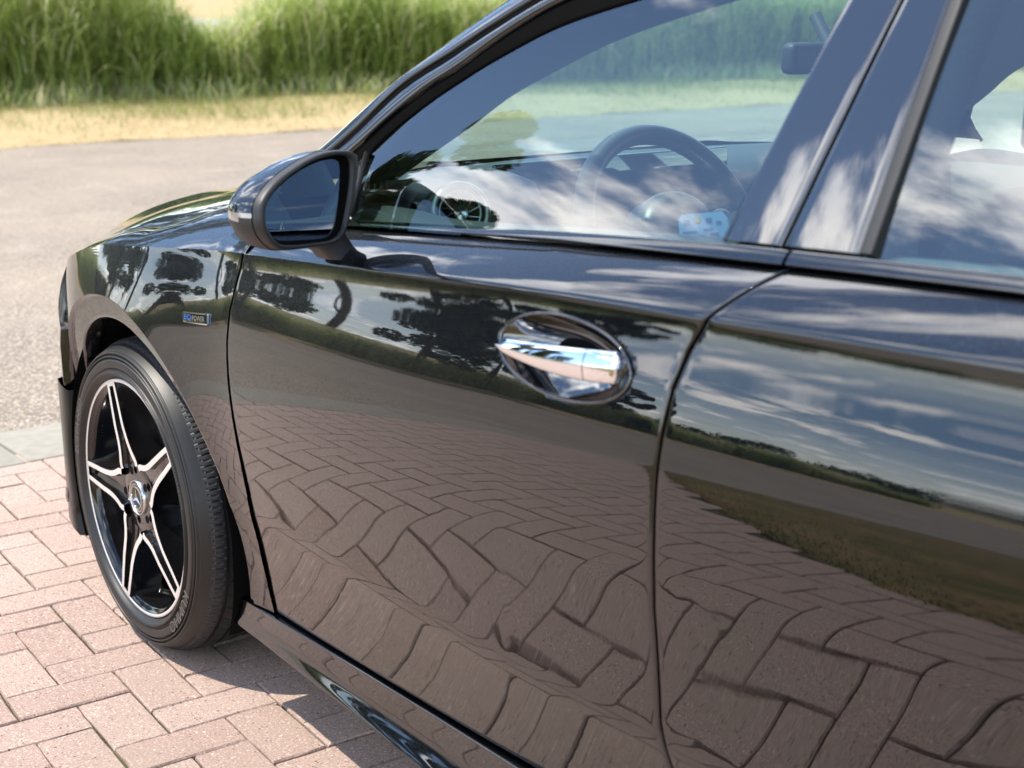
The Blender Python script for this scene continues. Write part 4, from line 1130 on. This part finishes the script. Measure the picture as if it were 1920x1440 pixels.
# pale blue printed card lying behind the wheel rim
def make_card():
    c = np.array([1.312, -.60, .962]); u = np.array([.80, .55, .12]); u /= np.linalg.norm(u); v = np.array([-.22, -.05, .60]); v -= u * (u @ v); v /= np.linalg.norm(v)
    nn = np.cross(u, v)
    if nn[1] > 0: nn = -nn
    to3 = lambda a, b, d: c + u * a * .62 + v * b * .72 + nn * d
    card = MB().prism([(-.052, -.026), (.045, -.026), (.052, -.018), (.052, .012), (.04, .026), (-.045, .026), (-.052, .018)], 0, -.004, to3)
    o = card.build('card', 'card_blue', None, smooth=False, loc=c)
    tag(o, 'pale blue card with small dark symbols behind the steering wheel', 'card')
    ink = MB()
    for a, b, w_, h_ in ((-.035, .012, .012, .008), (-.012, .014, .010, .010), (.012, .012, .012, .008), (.032, .006, .010, .006), (-.03, -.006, .03, .0025), (.01, -.004, .02, .0025), (-.032, -.015, .010, .006), (-.008, -.015, .016, .004), (.022, -.014, .018, .006)):
        ink.prism([(a - w_ / 2, b - h_ / 2), (a + w_ / 2, b - h_ / 2), (a + w_ / 2, b + h_ / 2), (a - w_ / 2, b + h_ / 2)], .0004, .0008, to3)
    ink.build('printed_symbols', 'card_ink', o, smooth=False)
    MB().prism([(-.018, .010), (-.006, .010), (-.006, .021), (-.018, .021)], .0006, .001, to3).build('printed_symbol', 'card_ink_brown', o, smooth=False)
make_card()

# ------------------------------------------------------------------ ground
def sheet(name, poly, z, mat, kind='structure', n=None):
    o = obj(name, [(x, y, z) for x, y in poly], [tuple(range(len(poly)))], mat, None, False); tag(o, kind=kind); return o
KX0, KX1 = -1.862, -1.472
patch = None
ground = sheet('ground', [(-600, -600), (600, -600), (600, 600), (-600, 600)], -.06, 'lawn')
EDGE = [(-1.45, -4.25), (-.9, -3.72), (-.15, -3.05), (.4, -2.66), (.95, -2.38), (1.4, -2.28), (6.5, -2.2)]
pave = sheet('brick_pavement', [(KX1, 7.0), (KX1, -4.3)] + EDGE[1:] + [(6.5, 7.0)], -.0085, 'joint')
road = sheet('road', [(-15.0, -120), (-15.0, 160), (KX0, 160), (KX0, -120)], 0.0, 'asphalt')
kerb_parts = []
kb = sheet('kerb', [(KX0, -120), (KX1, -120), (KX1, 160), (KX0, 160)], -.02, 'joint')
kv = MB().box((KX0 + .004, -.4975, -.05), (KX1 - .004, .4975, .003), .006)
km = None
for k in range(-8, 14):
    y = -.10 + k * 1.0
    if km is None:
        o = obj('kerb_slab', np.array(kv.V), kv.F, 'concrete', kb, loc=(0, 0, 0)); km = o.data; LOC[kb.name] = np.zeros(3); o.location = (0, y, 0)
    else:
        o = bpy.data.objects.new('kerb_slab', km); COL.objects.link(o); o.parent = kb; o.location = (random.uniform(-.002, .002), y, random.uniform(-.0015, .001)); o.rotation_euler = (0, 0, random.uniform(-.001, .001))
far_k = MB()
for k in list(range(-60, -8)) + list(range(14, 100)): far_k.box((KX0 + .004, -.10 + k - .4975, -.05), (KX1 - .004, -.10 + k + .4975, .003))
fk = far_k.build('kerb_slabs', 'concrete', kb); fk['kind'] = 'stuff'

tag(obj('asphalt_patch', [(-1.47, -6.3, .006), (-1.47, -4.7, .006), (-.95, -5.0, .006), (-.7, -6.0, .006)], [(0, 1, 2, 3)], 'blade_black', None, False), kind='structure')
# bricks: 90-degree herringbone on the surveyed grid
BO = np.array([.056586, -1.180768]); BU = np.array([.062791, .998027]); BV = np.array([.998027, -.062791]); WB = .105
def inside_poly(p, poly):
    x, y = p; c = False; n = len(poly)
    for i in range(n):
        (x1, y1), (x2, y2) = poly[i], poly[(i + 1) % n]
        if (y1 > y) != (y2 > y) and x < (x2 - x1) * (y - y1) / (y2 - y1) + x1: c = not c
    return c
PAVE_POLY = [(KX1, 7.0), (KX1, -3.5)] + EDGE[1:] + [(6.5, 7.0)]
def brick_mesh(L, Wd, seed):
    r = random.Random(seed); h = .03
    def ring(ins, z):
        pts = []
        for sx, sy in ((-1, -1), (1, -1), (1, 1), (-1, 1)):
            pts.append((sx * (L / 2 - ins) + r.uniform(-.0008, .0008), sy * (Wd / 2 - ins) + r.uniform(-.0008, .0008), z + r.uniform(-.0003, .0003)))
        return pts
    def dense(P):       # extra points along the sides so edges wander
        out = []
        for i in range(4):
            a = np.array(P[i]); b = np.array(P[(i + 1) % 4]); out.append(a)
            for t in (.25, .5, .75): out.append(a + (b - a) * t + np.array([r.uniform(-.0013, .0013), r.uniform(-.0013, .0013), 0]))
        return out
    A0 = dense(ring(0, -h)); A1 = [p + np.array([0, 0, h - .0035]) for p in A0]; A2 = dense(ring(.0024, 0))
    V = A0 + A1 + A2; n = 16; F = [(i, (i + 1) % n, (i + 1) % n + n, i + n) for i in range(n)] + [(i + n, (i + 1) % n + n, (i + 1) % n + 2 * n, i + 2 * n) for i in range(n)] + [tuple(range(2 * n, 3 * n))]
    return np.array(V), F
BM = []
for sd in range(8):
    V, F = brick_mesh(.2056, .1006, sd); BM.append((V, F))
bricks = []
for k in range(-80, 90):
    for m in range(-40, 40):
        # horizontals: top-left (k + m', ...) ; pattern repeats by (1,-1) and by 4 along v
        for kind in (0, 1):
            if kind == 0: u0, v0 = k, -k + 4 * m; cu, cv = u0 + 1., v0 + .5
            else: u0, v0 = k, -k - 2 + 4 * m; cu, cv = u0 + .5, v0 + 1.
            p = BO + BU * cu * WB + BV * cv * WB
            if -1.9 < p[0] < 5.2 and -4.6 < p[1] < 5.0: bricks.append((p[0], p[1], kind))
PAVE_POLY = [(KX1 - .12, 7.0), (KX1 - .12, -4.3)] + EDGE[1:] + [(6.5, 7.0)]
bricks = [b for b in bricks if inside_poly(b[:2], PAVE_POLY)]
def px_of(p):
    q = RC @ (np.array(p) - CAM); return (960 + 2660 * q[0] / q[2], 720 + 2660 * q[1] / q[2], q[2]) if q[2] > .1 else (-1, -1, 1e9)
def show(b):
    x, y, d = px_of((b[0], b[1], 0)); vis = (-60 < x < 900 and 820 < y < 1500) and not (b[1] > -.70 and b[0] > -.30)
    return (0 if vis else 1, d)
bricks.sort(key=show)
A_U = math.atan2(BU[1], BU[0]); A_V = math.atan2(BV[1], BV[0])
BME = []
for V, F in BM:
    me = bpy.data.meshes.new('brick'); me.from_pydata([tuple(v) for v in V], [], F); me.materials.append(MAT['brick']); BME.append(me)
rest_V, rest_F = [], []
for i, (x, y, kind) in enumerate(bricks):
    ang = (A_U if kind == 0 else A_V) + random.gauss(0, .004); dz = random.gauss(-.0006, .0009); tx, ty = random.gauss(0, .0022), random.gauss(0, .0022)
    x += random.gauss(0, .0008); y += random.gauss(0, .0008)
    if i < 300:
        o = bpy.data.objects.new('brick', BME[i % 8]); COL.objects.link(o); o.parent = pave; o.location = (x, y, dz); o.rotation_euler = (tx, ty, ang)
    else:
        V, F = BM[i % 8]; Rm = np.array(Matrix.Rotation(ang, 3, 'Z') @ Matrix.Rotation(tx, 3, 'X') @ Matrix.Rotation(ty, 3, 'Y'))
        b = len(rest_V) * 48; rest_V.append(V @ Rm.T + np.array([x, y, dz])); rest_F += [tuple(j + b for j in f) for f in F]
if rest_V:
    rv = obj('bricks', np.concatenate(rest_V), rest_F, 'brick', pave, False, loc=(0, 0, 0)); rv['kind'] = 'stuff'

# ------------------------------------------------------------------ blades: grass, reeds, moss
def blades(base, height, width, lean, az, tone, segs=3, droop=.5):
    """curved grass or reed leaves as strips; all arguments arrays"""
    n = len(base); t = np.linspace(0, 1, segs + 1)
    dirx = np.cos(az); diry = np.sin(az)
    V = np.zeros((n, segs + 1, 2, 3)); 
    for k, q in enumerate(t):
        out = lean * height * (q ** (1 + 1.2 * droop)); z = height * (q - droop * .55 * lean * q ** 2.4)
        w = width * (1 - q ** 1.7) * .5 + width * .03
        cx = base[:, 0] + dirx * out; cy = base[:, 1] + diry * out; cz = base[:, 2] + z
        V[:, k, 0] = np.c_[cx - diry * w, cy + dirx * w, cz]; V[:, k, 1] = np.c_[cx + diry * w, cy - dirx * w, cz]
    idx = np.arange(n)[:, None] * (segs + 1) * 2; Q = []
    for k in range(segs):
        a = idx[:, 0] + k * 2; Q.append(np.c_[a, a + 1, a + 3, a + 2])
    return V.reshape(-1, 3), np.concatenate(Q), np.repeat(tone, (segs + 1) * 2)
def noise2(x, y, s, seed=0):
    r = np.random.default_rng(seed); ph = r.uniform(0, 6.28, 12); kx = r.normal(0, 1 / s, 12); ky = r.normal(0, 1 / s, 12)
    return sum(np.sin(kx[i] * x + ky[i] * y + ph[i]) for i in range(12)) / 3.5
def stuff(name, V, Q, mat, tone, kind='stuff'):
    o = bpy.data.objects.new(name, fast_mesh(name, V, Q, mat, tone)); COL.objects.link(o); tag(o, kind=kind); return o

VX0, VX1 = -15.0, -20.2
def verge_z(x): return np.interp(-x, [15.0, 15.3, 20.2, 24.5, 27, 40, 43, 50, 80], [.0, .03, .33, .25, .40, 1.75, 2.05, 3.1, 5.0])
xs = np.r_[-15.0, -15.3, -16, -17, -18, -19, -20.2, -21, -22.5, -24.5, -27, -33]; ys = np.linspace(-90, 140, 120)
ysv = np.r_[np.linspace(-90, -12, 60), np.linspace(-11.9, 30, 500), np.linspace(30.5, 140, 60)]
def vx(x, y): return x + (.0 if x < -15.5 else (.10 * math.sin(y * 2.1) + .07 * math.sin(y * 5.3 + 1) + .04 * math.sin(y * 13.7)))
vg = MB().grid(np.array([[(vx(x, y), y, .004 + float(verge_z(x)) + (.02 * math.sin(y * 1.3 + x) if x < -15.5 else 0)) for y in ysv] for x in xs])).build('verge', 'verge'); tag(vg, kind='structure')
xs2 = [-33, -38.5]; bank = MB().grid(np.array([[(x, y, float(verge_z(x)) + (.0 if x == -33 else .0)) for y in ys] for x in xs2])).build('far_bank', 'verge'); tag(bank, kind='structure')
pth = MB().grid(np.array([[(x, y, float(verge_z(x)) + .01) for y in ys] for x in (-38.5, -40.5, -42.5)])).build('far_path', 'path_grey'); tag(pth, kind='structure')
fld = MB().grid(np.array([[(x, y, float(verge_z(x))) for y in ys] for x in (-42.5, -50, -80)])).build('far_field', 'verge'); tag(fld, kind='structure')

n = 60000
x = -14.86 - rng.beta(1, 1, n) * 5.8; y = rng.uniform(-28, 34, n)
f = (-(x + 15)) / 5.2 + .30 * noise2(x, y, 1.2, 3) + rng.normal(0, .12, n)
tone = np.where(f > .62, rng.uniform(.72, 1., n), rng.uniform(0, .70, n))
hgt = np.where(f > .62, rng.uniform(.10, .32, n), rng.uniform(.02, .07, n))
V, Q, T = blades(np.c_[x, y, verge_z(x)], hgt, rng.uniform(.006, .014, n), rng.uniform(.5, 2.2, n), rng.uniform(0, 6.28, n), tone, 2)
stuff('dry_grass', V, Q, 'dry_blade', T)

def reeds(nst, ylo, yhi, hfun, seed, name, xr=(-20.0, -25.0)):
    r = np.random.default_rng(seed)
    x = r.uniform(xr[1], xr[0], nst); y = r.uniform(ylo, yhi, nst); x = np.where(r.random(nst) < .35, xr[0] - r.random(nst) * 1.2, x)
    H = hfun(x, y, r)
    keep = H > .25; x, y, H = x[keep], y[keep], H[keep]; nst = len(x)
    nl = 12; B = []; 
    z0 = verge_z(x)
    clump = noise2(x, y, .55, seed + 5) + .6 * noise2(x, y, 2.2, seed + 9)
    bases = []; hh = []; ww = []; ll = []; aa = []; tt = []
    for k in range(nl):
        fr = (k + .3) / nl * .8
        bases.append(np.c_[x + r.normal(0, .02, nst), y + r.normal(0, .02, nst), z0 + H * fr]); hh.append(H * (r.uniform(.28, .5, nst)) * (1.1 - .3 * fr)); ww.append(r.uniform(.014, .034, nst))
        ll.append(r.uniform(.45, 1.7, nst)); aa.append(r.uniform(0, 6.28, nst))
        tt.append(np.clip(.34 + .42 * fr + .22 * clump + r.normal(0, .22, nst) + (r.random(nst) < .10) * .4, 0, 1))
    bases.append(np.c_[x, y, z0]); hh.append(H); ww.append(np.full(nst, .010)); ll.append(r.uniform(.0, .3, nst)); aa.append(r.uniform(0, 6.28, nst)); tt.append(np.clip(.35 + .1 * clump + r.normal(0, .12, nst), 0, 1))
    V, Q, T = blades(np.concatenate(bases), np.concatenate(hh), np.concatenate(ww), np.concatenate(ll), np.concatenate(aa), np.concatenate(tt), 3, .7)
    return stuff(name, V, Q, 'reed_leaf', T)
def h_main(x, y, r):
    base = 2.0 + .22 * noise2(x, y, 1.5, 11) + r.normal(0, .16, len(x))
    # the gap through which the far path shows
    yc = 9.0 + (-x - 20) * .37
    g = np.exp(-((y - yc) / .62) ** 2) + .55 * np.exp(-((y - yc - .9) / .5) ** 2)
    return base * (1 - .42 * np.clip(g, 0, 1))
reeds(7600, 3.5, 42, h_main, 21, 'reeds')
reeds(9000, -40, 3.5, lambda x, y, r: 1.25 + .30 * noise2(x, y, 1.6, 12) + r.normal(0, .18, len(x)), 22, 'rough_grass', (-17.2, -24.0))

n = 5200
y = rng.uniform(2, 40, n); x = -19.3 - rng.beta(1.3, 1.2, n) * 1.5 + .45 * noise2(y, y * .3, .8, 31)
bright = rng.random(n)
V, Q, T = blades(np.c_[x, y, verge_z(x)], rng.uniform(.18, .62, n), rng.uniform(.010, .024, n), rng.uniform(.3, 1.3, n), rng.uniform(0, 6.28, n), np.where(bright < .72, rng.uniform(.55, .82, n), np.where(bright < .86, .98, .3)), 3)
stuff('edge_weeds', V, Q, 'reed_leaf', T)
# lawn beside the paving (only seen mirrored in the rear door)
n = 26000
x = rng.uniform(-1.4, 4.5, n); ed = np.interp(x, [e[0] for e in EDGE], [e[1] for e in EDGE]); y = ed - .01 - rng.random(n) ** 1.4 * 3.6
lg = MB().grid(np.array([[(xx, np.interp(xx, [e[0] for e in EDGE], [e[1] for e in EDGE]) - dd, -.002 + .012 * min(1, dd * 5)) for dd in (0, .08, .3, 1, 3, 8, 30)] for xx in np.linspace(-1.47, 30, 90)])).build('lawn', 'lawn'); tag(lg, kind='structure')
tone = np.clip(.45 + .35 * noise2(x, y, .35, 8) + rng.normal(0, .15, n), 0, 1)
V, Q, T = blades(np.c_[x, y, np.zeros(n)], rng.uniform(.02, .055, n), rng.uniform(.002, .005, n), rng.uniform(.3, 1.2, n), rng.uniform(0, 6.28, n), tone, 2)
stuff('lawn_grass', V, Q, 'lawn_blade', T)

# moss and seedlings in the joints
n = 9000; bi = rng.integers(0, len(bricks), n); b = np.array([(q[0], q[1], q[2]) for q in bricks])[bi]
e = rng.integers(0, 4, n); tt_ = rng.uniform(-1, 1, n)
L2 = np.where(e < 2, tt_ * .105, np.where(e == 2, .105, -.105)); W2 = np.where(e < 2, np.where(e == 0, .0525, -.0525), tt_ * .0525)
ax_ = np.where(b[:, 2:3] == 0, BU[None], BV[None]); ay_ = np.where(b[:, 2:3] == 0, BV[None], BU[None])
p = b[:, :2] + ax_ * L2[:, None] + ay_ * W2[:, None] + rng.normal(0, .0012, (n, 2))
prob = 1 / (1 + np.exp(-(noise2(p[:, 0], p[:, 1], .16, 4) * 3.0 - .8)))
alongv = abs((ax_ * BV[None]).sum(1) * (e < 2) + (ay_ * BV[None]).sum(1) * (e >= 2)) > .5
k = (rng.random(n) < prob * np.where(alongv, 1.0, .25)); p = p[k]; n = len(p)
V, Q, T = blades(np.c_[p, np.full(n, -.008)], rng.uniform(.005, .0135, n), rng.uniform(.0012, .003, n), rng.uniform(.2, 1.3, n), rng.uniform(0, 6.28, n), rng.random(n), 2)
stuff('joint_moss', V, Q, 'moss', T)

# ------------------------------------------------------------------ trees and bushes across the road
def tree(x, y, h, r, seed, label, name='tree', cat='tree', trunk_h=.17, n=15000, leaf=.26, group=None, flat=1.0, zb=None):
    rg = np.random.default_rng(seed); z0 = float(verge_z(x)) if zb is None else zb
    t = empty(name, (x, y, z0)); tag(t, label, cat, group)
    mb = MB(); tips = []
    top = np.array([x + rg.normal(0, .2), y + rg.normal(0, .2), z0 + h * .72])
    base = np.array([x, y, z0 - .1])
    tr = [base + (top - base) * q + np.r_[rg.normal(0, .06 * h * .1, 2), 0] for q in np.linspace(0, 1, 7)]
    mb.tube(tr, np.linspace(.017 * h, .004 * h, 7), 9)
    for k in range(9):
        q = trunk_h + (.95 - trunk_h) * k / 9; s = np.array(base + (top - base) * q); a = rg.uniform(0, 6.28) ; ln = r * rg.uniform(.6, .95) * (1 - .3 * q)
        e = s + np.array([math.cos(a) * ln, math.sin(a) * ln, h * rg.uniform(.03, .2)]); m = (s + e) / 2 + np.array([0, 0, h * .04])
        mb.tube([s, m, e], [.0075 * h * .6, .005 * h * .6, .0015 * h], 6); tips += [m, e]
    mb.build('trunk', 'bark', t)
    # crown: leaf clumps gathered round limb tips and an outer shell
    ctr = np.array(tips); extra = []
    for k in range(26):
        a = rg.uniform(0, 6.28); w = rg.uniform(-.75, 1.0); rr_ = math.sqrt(max(.05, 1 - w * w)) * r * rg.uniform(.45, .95)
        extra.append((x + math.cos(a) * rr_, y + math.sin(a) * rr_, z0 + h * (.56 + .42 * w * flat)))
    ctr = np.concatenate([ctr, np.array(extra)]); ci = rg.integers(0, len(ctr), n); cr_ = rg.uniform(.18, .36, len(ctr)) * r
    d = rg.normal(0, 1, (n, 3)); d /= np.linalg.norm(d, axis=1)[:, None]; rad_ = rg.random(n) ** .45
    p = ctr[ci] + d * (cr_[ci] * rad_)[:, None] * np.array([1, 1, .75])
    p[:, 2] = np.maximum(p[:, 2], z0 + h * trunk_h * .6)
    u = rg.normal(0, 1, (n, 3)); u /= np.linalg.norm(u, axis=1)[:, None]; v = np.cross(u, rg.normal(0, 1, (n, 3))); v /= np.linalg.norm(v, axis=1)[:, None]
    s = leaf * rg.uniform(.5, 1.1, n)[:, None]
    V = np.stack([p - u * s * .5, p + v * s * .28, p + u * s * .5, p - v * s * .28], 1).reshape(-1, 3) - np.array([x, y, z0])
    Q = np.arange(4 * n).reshape(-1, 4); tone = np.repeat(np.clip(rg.normal(.5, .22, n) + rg.normal(0, .12, len(ctr))[ci], 0, 1), 4)
    me = fast_mesh('crown', V, Q, 'tree_leaf', tone); o = bpy.data.objects.new('crown', me); COL.objects.link(o); o.parent = t
    return t
tree(-16.6, -7.4, 5.4, 1.75, 1, 'round dark tree mirrored in the black front fender', trunk_h=.15, leaf=.20)
tree(-39.0, -21.6, 23.0, 4.3, 9, 'very tall dark tree mirrored in the front corner of the side window', trunk_h=.20, n=36000, leaf=.42)
tree(-18.0, -13.7, 9.4, 2.0, 2, 'tall dark tree mirrored along the front door ahead of the handle', trunk_h=.32, leaf=.22)
tree(-17.6, -15.6, 8.0, 2.2, 3, 'dense dark tree mirrored right beside the door handle', trunk_h=.12, leaf=.22)
tree(-19.0, -21.5, 4.2, 2.0, 4, 'bushy low tree mirrored below the door handle recess', trunk_h=.15)
tree(-27.0, -1.0, 10.5, 3.8, 5, 'broad dark tree mirrored over the front wheel arch')
tree(-30.0, 9.0, 9.5, 3.8, 61, 'dark tree behind the reeds mirrored along the hood edge', trunk_h=.34)
tree(-33.0, 18.2, 9.0, 3.8, 62, 'dark tree behind the reeds mirrored near the rear of the hood', trunk_h=.34)
tree(-31.0, 23.5, 8.5, 3.6, 63, 'dark tree behind the reeds mirrored on top of the mirror housing', trunk_h=.34)
tree(-30.0, 3.0, 12.0, 4.4, 6, 'dark tree beyond the reeds mirrored in the front of the hood')
tree(-50.0, 32.0, 11.5, 4.6, 7, 'dark tree far beyond the reeds mirrored in the middle of the hood')
tree(-36.0, 33.0, 9.5, 4.0, 8, 'dark tree beyond the reeds mirrored in the hood beside the windscreen')
for i, (x, y, h, r) in enumerate(((-19, -27, 1.9, 1.6), (-20, -31.5, 2.6, 1.8), (-19.5, -37, 2.1, 2.0), (-21, -43, 2.8, 2.2), (-22, -50, 3.0, 2.6), (-24, -60, 3.2, 3.0), (-21, -24, 2.2, 1.5))):
    tree(x, y, h, r, 30 + i, 'low dark bush across the road mirrored in the rear door', 'bush', 'bush', .1, 2600, .22, 'bushes across the road', .8)
